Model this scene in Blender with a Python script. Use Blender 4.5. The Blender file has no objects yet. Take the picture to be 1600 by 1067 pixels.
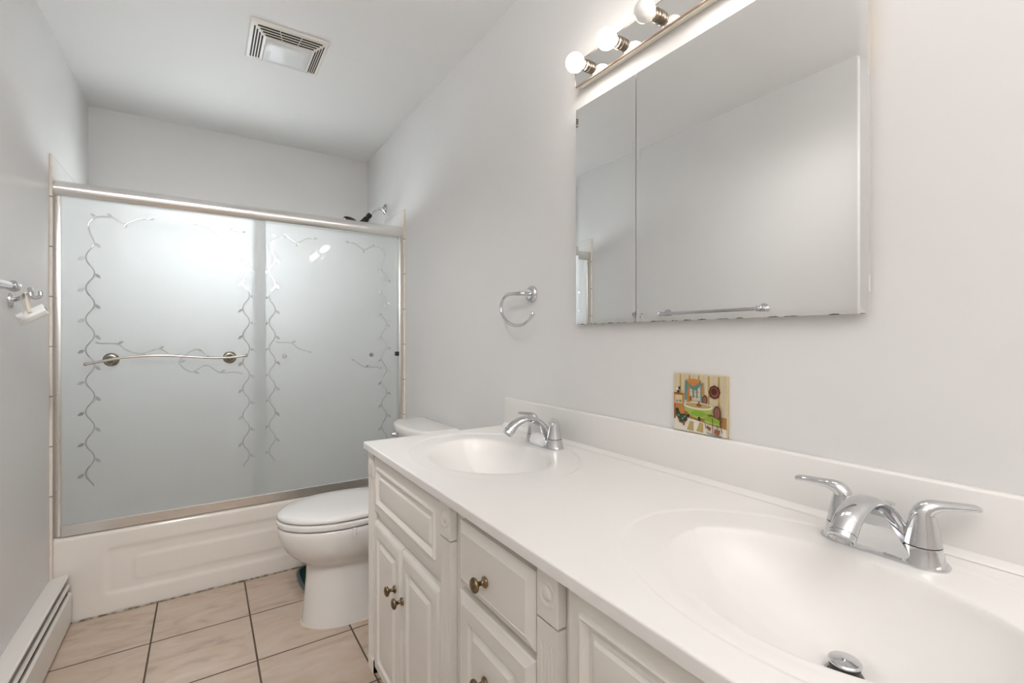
import bpy, bmesh, math, random
import numpy as np
from mathutils import Vector, Matrix
PI = math.pi
S = bpy.context.scene
COL = S.collection
random.seed(7)

# ------------------------------------------------------------------ camera
FPX = 735.0
cam = bpy.data.cameras.new('camera'); camo = bpy.data.objects.new('camera', cam); COL.objects.link(camo)
cam.sensor_fit = 'HORIZONTAL'; cam.sensor_width = 36.0; cam.lens = 36.0 * FPX / 1600.0
yaw = math.atan((800 - 319) / FPX)
camo.location = (0, 0, 1.18); camo.rotation_euler = (PI / 2, 0, -yaw)
cam.shift_y = (529.0 - 533.5) / 1600.0
cam.clip_start = 0.02
S.camera = camo

# ------------------------------------------------------------------ colour management
S.view_settings.view_transform = 'Standard'; S.view_settings.look = 'None'
S.view_settings.gamma = 1.0; S.view_settings.use_curve_mapping = False
S.view_settings.exposure = 0.96
S.cycles.use_denoising = True
S.cycles.max_bounces = 14; S.cycles.transmission_bounces = 12; S.cycles.diffuse_bounces = 6
S.cycles.glossy_bounces = 6; S.cycles.transparent_max_bounces = 12
S.cycles.sample_clamp_indirect = 6.0

# ------------------------------------------------------------------ daylight and added fill lamps
W = bpy.data.worlds.new('sky'); S.world = W; W.use_nodes = True
bg = W.node_tree.nodes['Background']
bg.inputs[0].default_value = (0.94, 0.965, 1.0, 1); bg.inputs[1].default_value = 11.5

def area(name, loc, rot, sx, sy, power, colr):
    l = bpy.data.lights.new(name, 'AREA'); l.shape = 'RECTANGLE'; l.size = sx; l.size_y = sy
    l.energy = power; l.color = colr
    o = bpy.data.objects.new(name, l); COL.objects.link(o); o.location = loc; o.rotation_euler = rot
    return o
area('bounce_fill', (0.0, -0.60, 1.85), (math.radians(180), 0, 0), 0.4, 0.4, 16.0, (1.0, 0.98, 0.96))  # added fill lamp thrown at the ceiling to even out the room
sl = bpy.data.lights.new('added_fill_spot', 'SPOT'); sl.energy = 66.0; sl.color = (1.0, 0.975, 0.95)
sl.spot_size = math.radians(80); sl.spot_blend = 1.0; sl.shadow_soft_size = 0.10  # unseen fill spot added to brighten the tub end, no such fixture
so_ = bpy.data.objects.new('added_fill_spot', sl); COL.objects.link(so_); so_.location = (-0.2, 0.45, 2.425)
so_.rotation_euler = (Vector((0.15, 2.75, 0.55)) - Vector((-0.2, 0.45, 2.425))).to_track_quat('-Z', 'Y').to_euler()
BULB_STRENGTH = 9.0

# ------------------------------------------------------------------ materials
MATS = {}
def mat(name, col, rough=0.5, metal=0.0, spec=0.5, coat=0.0, noise=None, bump=None):
    m = bpy.data.materials.new(name); m.use_nodes = True; MATS[name] = m
    nt = m.node_tree; b = nt.nodes['Principled BSDF']
    b.inputs['Base Color'].default_value = (*col, 1); b.inputs['Roughness'].default_value = rough
    b.inputs['Metallic'].default_value = metal; b.inputs['Specular IOR Level'].default_value = spec
    b.inputs['Coat Weight'].default_value = coat; b.inputs['Coat Roughness'].default_value = 0.05
    tc = nt.nodes.new('ShaderNodeTexCoord')
    if noise:                       # (scale, second colour, low, high)
        n = nt.nodes.new('ShaderNodeTexNoise'); n.inputs['Scale'].default_value = noise[0]
        n.inputs['Detail'].default_value = 5
        r = nt.nodes.new('ShaderNodeValToRGB')
        r.color_ramp.elements[0].position = noise[2]; r.color_ramp.elements[1].position = noise[3]
        r.color_ramp.elements[0].color = (*noise[1], 1); r.color_ramp.elements[1].color = (*col, 1)
        nt.links.new(tc.outputs['Object'], n.inputs['Vector']); nt.links.new(n.outputs['Fac'], r.inputs['Fac'])
        nt.links.new(r.outputs['Color'], b.inputs['Base Color'])
    if bump:                        # (scale, strength)
        n2 = nt.nodes.new('ShaderNodeTexNoise'); n2.inputs['Scale'].default_value = bump[0]
        n2.inputs['Detail'].default_value = 4
        bp = nt.nodes.new('ShaderNodeBump'); bp.inputs['Strength'].default_value = bump[1]
        bp.inputs['Distance'].default_value = 0.002
        nt.links.new(tc.outputs['Object'], n2.inputs['Vector']); nt.links.new(n2.outputs['Fac'], bp.inputs['Height'])
        nt.links.new(bp.outputs['Normal'], b.inputs['Normal'])
    return m

M_WALL = mat('wall_paint', (0.772, 0.765, 0.760), 0.42, spec=0.35, noise=(2.2, (0.755, 0.748, 0.743), 0.35, 0.65), bump=(60, 0.06))
M_CEIL = mat('ceiling_paint', (0.785, 0.778, 0.772), 0.6, spec=0.3, bump=(70, 0.05))
M_COUNTER = mat('cultured_marble', (0.83, 0.815, 0.795), 0.3, spec=0.35, coat=0.1, noise=(7, (0.815, 0.80, 0.78), 0.3, 0.7))
M_CAB = mat('cabinet_white', (0.80, 0.775, 0.735), 0.30, noise=(9, (0.78, 0.75, 0.705), 0.3, 0.7))
M_CERAM = mat('toilet_ceramic', (0.80, 0.785, 0.765), 0.08, coat=0.5)
M_SEAT = mat('toilet_seat_plastic', (0.82, 0.81, 0.80), 0.18)
M_TUB = mat('tub_enamel', (0.83, 0.785, 0.735), 0.14, coat=0.3, noise=(5, (0.80, 0.755, 0.70), 0.3, 0.7))
M_CHROME = mat('chrome', (0.66, 0.665, 0.68), 0.05, 1.0)
M_NICKEL = mat('brushed_nickel', (0.62, 0.58, 0.53), 0.20, 1.0)
M_ALU = mat('anodised_aluminium', (0.86, 0.85, 0.83), 0.24, 1.0, noise=(40, (0.82, 0.81, 0.79), 0.3, 0.7))
M_BRASS = mat('antique_brass', (0.30, 0.21, 0.12), 0.32, 1.0, noise=(120, (0.13, 0.10, 0.075), 0.35, 0.6))
M_BLACK = mat('black_plastic', (0.012, 0.011, 0.012), 0.35)
M_DARKGAP = mat('recess_shade_and_wear', (0.028, 0.022, 0.017), 0.7)  # dark colour painted for shade inside openings, also for lost mirror silvering
M_PLASTIC = mat('ivory_plastic', (0.80, 0.775, 0.72), 0.4)
M_LENS = mat('vent_lens_plastic', (0.70, 0.71, 0.71), 0.28, spec=0.16)
M_WHITEPL = mat('white_plastic', (0.83, 0.83, 0.82), 0.35)
M_HEATER = mat('heater_enamel', (0.80, 0.775, 0.735), 0.35)
M_ALUDARK = mat('heater_inner_metal', (0.35, 0.32, 0.29), 0.5)
M_GROUTEDGE = mat('tile_edge_clay', (0.77, 0.68, 0.59), 0.7, noise=(30, (0.80, 0.74, 0.67), 0.4, 0.6))
M_CAULK = mat('stained_caulk', (0.55, 0.48, 0.40), 0.7, noise=(35, (0.16, 0.13, 0.10), 0.42, 0.62))
M_GOLD = mat('raw_wood_edge', (0.68, 0.50, 0.22), 0.6, noise=(14, (0.55, 0.38, 0.16), 0.3, 0.7))
M_TAN = mat('cabinet_shell', (0.52, 0.46, 0.38), 0.6)
M_SOCKET = mat('bulb_socket_bronze', (0.30, 0.25, 0.20), 0.28, 1.0)
M_BOLT = mat('tarnished_nickel', (0.34, 0.32, 0.27), 0.25, 1.0)
M_MAT = mat('teal_terry', (0.018, 0.045, 0.048), 0.95, spec=0.1, noise=(160, (0.006, 0.016, 0.018), 0.35, 0.6), bump=(220, 0.9))
M_MATRIM = mat('teal_binding', (0.10, 0.17, 0.17), 0.8)
M_MIRROR = mat('mirror_silver', (0.90, 0.905, 0.90), 0.0, 1.0)
M_SEAM = mat('faucet_seam', (0.05, 0.035, 0.03), 0.4)

def tile_wall_mat():
    m = bpy.data.materials.new('tub_wall_tile'); m.use_nodes = True; nt = m.node_tree
    b = nt.nodes['Principled BSDF']; b.inputs['Roughness'].default_value = 0.38
    geo = nt.nodes.new('ShaderNodeNewGeometry'); sep = nt.nodes.new('ShaderNodeSeparateXYZ')
    nt.links.new(geo.outputs['Position'], sep.inputs[0])
    def line(axis, off):
        a = nt.nodes.new('ShaderNodeMath'); a.operation = 'ADD'; a.inputs[1].default_value = off
        nt.links.new(sep.outputs[axis], a.inputs[0])
        d = nt.nodes.new('ShaderNodeMath'); d.operation = 'PINGPONG'; d.inputs[1].default_value = 0.1015
        nt.links.new(a.outputs[0], d.inputs[0])
        c = nt.nodes.new('ShaderNodeMath'); c.operation = 'LESS_THAN'; c.inputs[1].default_value = 0.0018
        nt.links.new(d.outputs[0], c.inputs[0]); return c
    lz = line(2, 0.103); lx = line(0, 0.0); ly = line(1, 0.21)
    nrm = nt.nodes.new('ShaderNodeSeparateXYZ'); nt.links.new(geo.outputs['Normal'], nrm.inputs[0])
    ab = nt.nodes.new('ShaderNodeMath'); ab.operation = 'ABSOLUTE'; nt.links.new(nrm.outputs[0], ab.inputs[0])
    gt = nt.nodes.new('ShaderNodeMath'); gt.operation = 'GREATER_THAN'; gt.inputs[1].default_value = 0.5
    nt.links.new(ab.outputs[0], gt.inputs[0])
    mx = nt.nodes.new('ShaderNodeMix'); nt.links.new(gt.outputs[0], mx.inputs[0])
    nt.links.new(lx.outputs[0], mx.inputs[2]); nt.links.new(ly.outputs[0], mx.inputs[3])
    mm = nt.nodes.new('ShaderNodeMath'); mm.operation = 'MAXIMUM'
    nt.links.new(mx.outputs[0], mm.inputs[0]); nt.links.new(lz.outputs[0], mm.inputs[1])
    c = nt.nodes.new('ShaderNodeMix'); c.data_type = 'RGBA'
    c.inputs[6].default_value = (0.74, 0.73, 0.71, 1); c.inputs[7].default_value = (0.62, 0.57, 0.52, 1)
    nt.links.new(mm.outputs[0], c.inputs[0]); nt.links.new(c.outputs[2], b.inputs['Base Color'])
    return m
M_TILE = tile_wall_mat()

def floor_mat():
    m = bpy.data.materials.new('floor_tile'); m.use_nodes = True; nt = m.node_tree
    b = nt.nodes['Principled BSDF']; L = nt.links.new; N = nt.nodes.new
    geo = N('ShaderNodeNewGeometry'); sep = N('ShaderNodeSeparateXYZ'); L(geo.outputs['Position'], sep.inputs[0])
    T = 0.338
    def dist(axis, o):
        a = N('ShaderNodeMath'); a.operation = 'SUBTRACT'; a.inputs[1].default_value = o - 10 * T
        L(sep.outputs[axis], a.inputs[0])
        d = N('ShaderNodeMath'); d.operation = 'PINGPONG'; d.inputs[1].default_value = T / 2
        L(a.outputs[0], d.inputs[0])
        f = N('ShaderNodeMath'); f.operation = 'DIVIDE'; f.inputs[1].default_value = T; L(a.outputs[0], f.inputs[0])
        g = N('ShaderNodeMath'); g.operation = 'FLOOR'; L(f.outputs[0], g.inputs[0])
        return d, g
    dx, gx = dist(0, 0.164); dy, gy = dist(1, 2.292)
    mn = N('ShaderNodeMath'); mn.operation = 'MINIMUM'; L(dx.outputs[0], mn.inputs[0]); L(dy.outputs[0], mn.inputs[1])
    rmp = N('ShaderNodeMapRange'); rmp.inputs[1].default_value = 0.0022; rmp.inputs[2].default_value = 0.0038
    L(mn.outputs[0], rmp.inputs[0])
    cell = N('ShaderNodeCombineXYZ'); L(gx.outputs[0], cell.inputs[0]); L(gy.outputs[0], cell.inputs[1])
    wn = N('ShaderNodeTexWhiteNoise'); wn.noise_dimensions = '3D'; L(cell.outputs[0], wn.inputs['Vector'])
    vm = N('ShaderNodeVectorMath'); vm.operation = 'MULTIPLY_ADD'; vm.inputs[1].default_value = (9, 9, 9)
    L(wn.outputs['Color'], vm.inputs[0]); L(geo.outputs['Position'], vm.inputs[2])
    mp = N('ShaderNodeMapping'); mp.inputs['Rotation'].default_value = (0, 0, 0.6); mp.inputs['Scale'].default_value = (5, 13, 1)
    L(vm.outputs[0], mp.inputs['Vector'])
    n1 = N('ShaderNodeTexNoise'); n1.inputs['Scale'].default_value = 1.0; n1.inputs['Detail'].default_value = 7
    n1.inputs['Distortion'].default_value = 1.2; L(mp.outputs[0], n1.inputs['Vector'])
    cr = N('ShaderNodeValToRGB'); e = cr.color_ramp.elements
    e[0].position = 0.30; e[0].color = (0.435, 0.355, 0.295, 1); e[1].position = 0.72; e[1].color = (0.60, 0.495, 0.415, 1)
    k = e.new(0.45); k.color = (0.545, 0.425, 0.335, 1); k = e.new(0.58); k.color = (0.56, 0.455, 0.375, 1)
    L(n1.outputs['Fac'], cr.inputs['Fac'])
    mix = N('ShaderNodeMix'); mix.data_type = 'RGBA'; mix.inputs[6].default_value = (0.105, 0.078, 0.055, 1)
    L(rmp.outputs[0], mix.inputs[0]); L(cr.outputs['Color'], mix.inputs[7]); L(mix.outputs[2], b.inputs['Base Color'])
    r2 = N('ShaderNodeMapRange'); r2.inputs[3].default_value = 0.8; r2.inputs[4].default_value = 0.22
    L(rmp.outputs[0], r2.inputs[0]); L(r2.outputs[0], b.inputs['Roughness'])
    bp = N('ShaderNodeBump'); bp.inputs['Strength'].default_value = 0.6; bp.inputs['Distance'].default_value = 0.003
    L(rmp.outputs[0], bp.inputs['Height']); L(bp.outputs['Normal'], b.inputs['Normal'])
    return m
M_FLOOR = floor_mat()

def frosted_mat():
    m = bpy.data.materials.new('frosted_glass'); m.use_nodes = True; nt = m.node_tree
    L = nt.links.new; N = nt.nodes.new
    for n in list(nt.nodes):
        if n.type != 'OUTPUT_MATERIAL': nt.nodes.remove(n)
    out = [n for n in nt.nodes if n.type == 'OUTPUT_MATERIAL'][0]
    rf = N('ShaderNodeBsdfRefraction'); rf.inputs['Roughness'].default_value = 0.95; rf.inputs['IOR'].default_value = 1.45
    rf.inputs['Color'].default_value = (0.975, 0.985, 0.984, 1)
    tr = N('ShaderNodeBsdfTranslucent'); tr.inputs['Color'].default_value = (0.955, 0.965, 0.968, 1)
    df = N('ShaderNodeBsdfDiffuse'); df.inputs['Color'].default_value = (0.78, 0.795, 0.788, 1)
    m1 = N('ShaderNodeMixShader'); m1.inputs[0].default_value = 0.62; L(rf.outputs[0], m1.inputs[1]); L(tr.outputs[0], m1.inputs[2])
    m2 = N('ShaderNodeMixShader'); m2.inputs[0].default_value = 0.24; L(m1.outputs[0], m2.inputs[1]); L(df.outputs[0], m2.inputs[2])
    gl = N('ShaderNodeBsdfGlossy'); gl.inputs['Roughness'].default_value = 0.015
    fr = N('ShaderNodeFresnel'); fr.inputs['IOR'].default_value = 1.5
    geo = N('ShaderNodeNewGeometry'); inv = N('ShaderNodeMath'); inv.operation = 'SUBTRACT'; inv.inputs[0].default_value = 1.0
    L(geo.outputs['Backfacing'], inv.inputs[1])
    mu = N('ShaderNodeMath'); mu.operation = 'MULTIPLY'; L(inv.outputs[0], mu.inputs[0]); L(fr.outputs[0], mu.inputs[1])
    m3 = N('ShaderNodeMixShader'); L(mu.outputs[0], m3.inputs[0]); L(m2.outputs[0], m3.inputs[1]); L(gl.outputs[0], m3.inputs[2])
    L(m3.outputs[0], out.inputs[0])
    return m
M_FROST = frosted_mat()
M_GEDGE = mat('glass_cut_edge', (0.30, 0.40, 0.37), 0.2)

def clear_glass(name, col, rough=0.0):
    m = bpy.data.materials.new(name); m.use_nodes = True; b = m.node_tree.nodes['Principled BSDF']
    b.inputs['Base Color'].default_value = (*col, 1); b.inputs['Transmission Weight'].default_value = 1.0
    b.inputs['Roughness'].default_value = rough; b.inputs['IOR'].default_value = 1.45
    return m
M_VINE = clear_glass('clear_etched_line', (0.97, 0.97, 0.97), 0.04)

def window_glass():
    m = bpy.data.materials.new('window_glass'); m.use_nodes = True; nt = m.node_tree
    for n in list(nt.nodes):
        if n.type != 'OUTPUT_MATERIAL': nt.nodes.remove(n)
    out = [n for n in nt.nodes if n.type == 'OUTPUT_MATERIAL'][0]
    t = nt.nodes.new('ShaderNodeBsdfTransparent'); t.inputs[0].default_value = (0.93, 0.95, 0.95, 1)
    g = nt.nodes.new('ShaderNodeBsdfGlossy'); g.inputs['Roughness'].default_value = 0.0
    mx = nt.nodes.new('ShaderNodeMixShader'); mx.inputs[0].default_value = 0.05
    nt.links.new(t.outputs[0], mx.inputs[1]); nt.links.new(g.outputs[0], mx.inputs[2]); nt.links.new(mx.outputs[0], out.inputs[0])
    return m
M_WGLASS = window_glass()

def bulb_mat(name, strength):
    m = mat(name, (0.88, 0.87, 0.85), 0.10)
    b = m.node_tree.nodes['Principled BSDF']
    b.inputs['Emission Color'].default_value = (1.0, 0.945, 0.87, 1); b.inputs['Emission Strength'].default_value = strength
    return m
M_BULBON = bulb_mat('lit_bulb_glass', BULB_STRENGTH)
M_BULBOFF = mat('unlit_bulb_glass', (0.88, 0.87, 0.84), 0.15)

# ------------------------------------------------------------------ mesh helpers (world coordinates)
def empty(name, loc, label=None, cat=None, group=None):
    o = bpy.data.objects.new(name, None); COL.objects.link(o); o.location = loc
    o.empty_display_size = 0.05
    if label: o['label'] = label
    if cat: o['category'] = cat
    if group: o['group'] = group
    return o

def wloc(o):
    v = Vector((0, 0, 0))
    while o is not None:
        v += o.location; o = o.parent
    return v

class MB:
    def __init__(s): s.bm = bmesh.new()
    def add(s, verts, faces, mi=0):
        vs = [s.bm.verts.new(v) for v in verts]; out = []
        for f in faces:
            try:
                fc = s.bm.faces.new([vs[i] for i in f]); fc.material_index = mi; out.append(fc)
            except ValueError: pass
        return vs, out
    def box(s, x0, x1, y0, y1, z0, z1, bev=0.0, seg=2, mi=0, M=None):
        p = [(x, y, z) for x in (x0, x1) for y in (y0, y1) for z in (z0, z1)]
        if M is not None: p = [tuple(M @ Vector(q)) for q in p]
        f = [(0, 1, 3, 2), (4, 6, 7, 5), (0, 4, 5, 1), (2, 3, 7, 6), (0, 2, 6, 4), (1, 5, 7, 3)]
        vs, fs = s.add(p, f, mi)
        if bev > 0:
            es = list({e for q in fs for e in q.edges})
            r = bmesh.ops.bevel(s.bm, geom=es, offset=bev, segments=seg, profile=0.5, affect='EDGES')
            for q in r['faces']: q.material_index = mi
        return s
    def loft(s, rings, closed=True, cap0=True, cap1=True, mi=0):
        n = len(rings[0]); vs = [[s.bm.verts.new(p) for p in r] for r in rings]
        for a, b in zip(vs[:-1], vs[1:]):
            for i in range(n if closed else n - 1):
                j = (i + 1) % n
                try: s.bm.faces.new((a[i], a[j], b[j], b[i])).material_index = mi
                except ValueError: pass
        if cap0 and closed: s.bm.faces.new(list(reversed(vs[0]))).material_index = mi
        if cap1 and closed: s.bm.faces.new(vs[-1]).material_index = mi
        return s
    def lathe(s, origin, axis, prof, n=28, mi=0, sx=1.0, up=None):   # prof: (radius, distance along axis)
        ax = Vector(axis).normalized(); o = Vector(origin)
        u = Vector(up) if up else (Vector((0, 0, 1)) if abs(ax.z) < 0.9 else Vector((1, 0, 0)))
        u = (u - ax * u.dot(ax)).normalized(); w = ax.cross(u)
        rings = []
        for r, d in prof:
            r = max(r, 1e-5)
            rings.append([tuple(o + ax * d + (u * math.cos(2 * PI * i / n) + w * math.sin(2 * PI * i / n) * sx) * r) for i in range(n)])
        return s.loft(rings, mi=mi)
    def tube(s, pts, rad, n=16, mi=0, flat=1.0, upv=(0, 0, 1), round_end=True):
        P = [Vector(p) for p in pts]
        R = rad if isinstance(rad, (list, tuple)) else [rad] * len(P)
        R = [(r, r) if not isinstance(r, tuple) else r for r in R]
        rings = []; up = Vector(upv)
        for i, p in enumerate(P):
            t = (P[min(i + 1, len(P) - 1)] - P[max(i - 1, 0)]).normalized()
            a = up - t * up.dot(t)
            if a.length < 1e-4: a = t.orthogonal()
            a.normalize(); b = t.cross(a); up = a
            ra, rb = R[i]
            ring = [tuple(p + a * math.cos(2 * PI * k / n) * ra * flat + b * math.sin(2 * PI * k / n) * rb) for k in range(n)]
            if round_end and i == 0:
                rings.append([tuple(p - t * ra * 0.45 + (Vector(q) - p) * 0.55) for q in ring])
            rings.append(ring)
            if round_end and i == len(P) - 1:
                rings.append([tuple(p + t * ra * 0.45 + (Vector(q) - p) * 0.55) for q in ring])
        return s.loft(rings, mi=mi)
    def build(s, name, mats, parent=None, smooth=True, angle=35, label=None):
        bmesh.ops.remove_doubles(s.bm, verts=s.bm.verts, dist=1e-6)
        bmesh.ops.recalc_face_normals(s.bm, faces=s.bm.faces)
        me = bpy.data.meshes.new(name)
        off = wloc(parent) if parent else Vector((0, 0, 0))
        if parent: bmesh.ops.translate(s.bm, verts=s.bm.verts, vec=-off)
        s.bm.to_mesh(me); s.bm.free()
        return link_mesh(name, me, mats, parent, smooth, angle, label)

def link_mesh(name, me, mats, parent=None, smooth=True, angle=35, label=None):
    if not isinstance(mats, (list, tuple)): mats = [mats]
    for m in mats: me.materials.append(m)
    if smooth:
        me.polygons.foreach_set('use_smooth', [True] * len(me.polygons))
        me.set_sharp_from_angle(angle=math.radians(angle))
    o = bpy.data.objects.new(name, me); COL.objects.link(o); o.parent = parent
    if label: o['label'] = label
    return o

def tag(o, label, cat, group=None):
    o['label'] = label; o['category'] = cat
    if group: o['group'] = group
    return o
def struct(o): o['kind'] = 'structure'; return o

def spline(pts, per=8, closed=False):
    P = [Vector(p) for p in pts]; out = []; n = len(P)
    rng = n if closed else n - 1
    for i in range(rng):
        if closed: a, b, c, d = P[(i - 1) % n], P[i], P[(i + 1) % n], P[(i + 2) % n]
        else: a, b, c, d = P[max(i - 1, 0)], P[i], P[i + 1], P[min(i + 2, n - 1)]
        for k in range(per):
            t = k / per
            out.append(0.5 * ((2 * b) + (c - a) * t + (2 * a - 5 * b + 4 * c - d) * t * t + (3 * b - a - 3 * c + d) * t ** 3))
    if not closed: out.append(P[-1])
    return out

def copy_tree(o, parent=None):
    c = o.copy(); COL.objects.link(c); c.parent = parent
    for ch in [q for q in COL.objects if q.parent == o and q != c]: copy_tree(ch, c)
    return c

# ------------------------------------------------------------------ room dimensions
XL, XR, YT, YB, HC = -0.525, 0.975, 2.63, 3.385, 2.44
YR = -1.35                      # wall behind the camera
JOG, XJ = 0.909, -0.627         # the left wall steps back here

# ------------------------------------------------------------------ setting
b = MB(); b.box(XJ - 0.1, XR + 0.1, YR - 0.1, YB + 0.12, -0.1, 0); struct(b.build('floor', M_FLOOR, smooth=False))
b = MB(); b.box(XJ - 0.1, XR + 0.1, YR - 0.1, YB + 0.12, HC, HC + 0.1); struct(b.build('ceiling', M_CEIL, smooth=False))
b = MB(); b.box(XR, XR + 0.1, YR - 0.1, YB + 0.12, 0, HC); struct(b.build('wall_right', M_WALL, smooth=False))
b = MB(); b.box(XJ - 0.1, XL, JOG, YB + 0.12, 0, HC); b.box(XJ - 0.1, XJ, YR - 0.1, JOG, 0, HC)
struct(b.build('wall_left', M_WALL, smooth=False))
# back wall with the small high window above the tub
WX0, WX1, WZ0, WZ1 = -0.27, 0.44, 1.465, 1.84
b = MB()
b.box(XL, WX0, YB, YB + 0.12, 0, HC); b.box(WX1, XR, YB, YB + 0.12, 0, HC)
b.box(WX0, WX1, YB, YB + 0.12, 0, WZ0); b.box(WX0, WX1, YB, YB + 0.12, WZ1, HC)
struct(b.build('wall_back', M_WALL, smooth=False))
# wall behind the camera with a doorway
DX0, DX1, DZ = -0.45, 0.35, 2.05
b = MB()
b.box(XJ, DX0, YR - 0.1, YR, 0, HC); b.box(DX1, XR, YR - 0.1, YR, 0, HC); b.box(DX0, DX1, YR - 0.1, YR, DZ, HC)
struct(b.build('wall_front', M_WALL, smooth=False))
b = MB()
for a0, a1, z0, z1 in ((DX0 - 0.065, DX0, 0, DZ + 0.065), (DX1, DX1 + 0.065, 0, DZ + 0.065), (DX0, DX1, DZ, DZ + 0.065)):
    b.box(a0, a1, YR, YR + 0.016, z0, z1, 0.003)
struct(b.build('trim_1', M_CAB))
b = MB(); b.box(DX0 + 0.003, DX1 - 0.003, YR - 0.06, YR - 0.02, 0.006, DZ - 0.003, 0.002)
dr1 = struct(b.build('light_block_door_1', M_CAB))  # unseen door added to keep the sky light from flooding in
b = MB(); b.lathe((DX0 + 0.07, YR - 0.0198, 1.0), (0, 1, 0), [(0.03, 0), (0.03, 0.006), (0.012, 0.01), (0.012, 0.035), (0.026, 0.042), (0.028, 0.055), (0.02, 0.066), (0.001, 0.068)], 24); b.build('door_knob', M_NICKEL, dr1)
# window frame and panes
b = MB(); fr = 0.025
b.box(WX0, WX1, YB + 0.03, YB + 0.09, WZ0, WZ0 + fr); b.box(WX0, WX1, YB + 0.03, YB + 0.09, WZ1 - fr, WZ1)
b.box(WX0, WX0 + fr, YB + 0.03, YB + 0.09, WZ0 + fr, WZ1 - fr); b.box(WX1 - fr, WX1, YB + 0.03, YB + 0.09, WZ0 + fr, WZ1 - fr)
xm = (WX0 + WX1) / 2; b.box(xm - 0.018, xm + 0.018, YB + 0.035, YB + 0.085, WZ0 + fr, WZ1 - fr)
wf = struct(b.build('window_1', M_WHITEPL, smooth=False))
b = MB()
for a0, a1 in ((WX0 + fr, xm - 0.018), (xm + 0.018, WX1 - fr)):
    b.box(a0, a1, YB + 0.058, YB + 0.062, WZ0 + fr, WZ1 - fr)
b.build('pane', M_WGLASS, wf, smooth=False)

# tile around the tub: left, right and back, with clay coloured cut edges
TT = 0.008
b = MB(); b.box(XL, XL + TT, YT, YB, 0.30, 1.93)
b.box(XL, XL + TT + 0.001, YT - 0.012, YT, 0.0, 1.93, 0.002, mi=1)
struct(b.build('trim_2', [M_TILE, M_GROUTEDGE], smooth=False))
b = MB(); b.box(XR - TT, XR, YT, YB, 0.30, 1.93)
b.box(XR - TT - 0.001, XR, YT - 0.012, YT, 0.0, 1.93, 0.002, mi=1)
struct(b.build('trim_3', [M_TILE, M_GROUTEDGE], smooth=False))
b = MB()
x0, x1 = XL + TT, XR - TT
b.box(x0, WX0, YB - TT, YB, 0.30, 1.93); b.box(WX1, x1, YB - TT, YB, 0.30, 1.93)
b.box(WX0, WX1, YB - TT, YB, 0.30, WZ0); b.box(WX0, WX1, YB - TT, YB, WZ1, 1.93)
struct(b.build('trim_4', M_TILE, smooth=False))
# dark joints in the clay edges
b = MB()
for k in range(8):
    z = 1.93 - 0.203 * (k + 1) + 0.03
    if z < 0.37: continue
    b.box(XL, XL + TT + 0.0014, YT - 0.0126, YT, z - 0.0022, z + 0.0022)
    b.box(XR - TT - 0.0014, XR, YT - 0.0126, YT, z - 0.0022, z + 0.0022)
struct(b.build('trim_5', mat('old_grout', (0.30, 0.22, 0.16), 0.8), smooth=False))
# stained caulk line at the foot of the tub
b = MB()
pts = [(x, YT - 0.0015 + random.uniform(-0.0012, 0.0008), 0.002) for x in np.arange(XL + 0.07, XR - 0.02, 0.022)]
b.tube(pts, [0.0042 + random.uniform(-0.001, 0.0012) for _ in pts], n=8)
struct(b.build('trim_6', M_CAULK))

# ------------------------------------------------------------------ bathtub
tub = empty('bathtub', (0.225, YT, 0), 'white built-in bathtub with a faintly embossed front apron below the frosted doors', 'bathtub')
def smooth01(t): t = min(max(t, 0), 1); return t * t * (3 - 2 * t)
def rrect_sd(x, z, x0, x1, z0, z1, r):
    qx = abs(x - (x0 + x1) / 2) - (x1 - x0) / 2 + r; qz = abs(z - (z0 + z1) / 2) - (z1 - z0) / 2 + r
    return math.hypot(max(qx, 0), max(qz, 0)) + min(max(qx, qz), 0) - r
def apron_y(x, z):
    h = 0.0
    d1 = rrect_sd(x, z, -0.362, 0.812, 0.072, 0.285, 0.03)
    d2 = rrect_sd(x, z, -0.256, 0.706, 0.122, 0.222, 0.02)
    h += 0.006 * (smooth01((d1 + 0.022) / 0.022))          # outside the panel stands proud
    h += 0.004 * (1 - smooth01((d2 + 0.006) / 0.016))      # raised centre panel
    return YT + 0.010 - h + 0.006 * (z / 0.36)
XS = list(np.linspace(XL + 0.0005, XR - 0.0005, 190)); rows = []
for z in list(np.linspace(0.0, 0.335, 52)):
    rows.append([(x, apron_y(x, z), z) for x in XS])
for k in range(1, 9):
    a = k / 8 * PI / 2; rr = 0.024
    rows.append([(x, apron_y(x, 0.335) + rr * (1 - math.cos(a)), 0.335 + rr * math.sin(a)) for x in XS])
rows.append([(x, YT + 0.10, 0.361) for x in XS])
b = MB(); b.loft(rows, closed=False); ap = b.build('apron', M_TUB, tub, angle=60)
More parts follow.
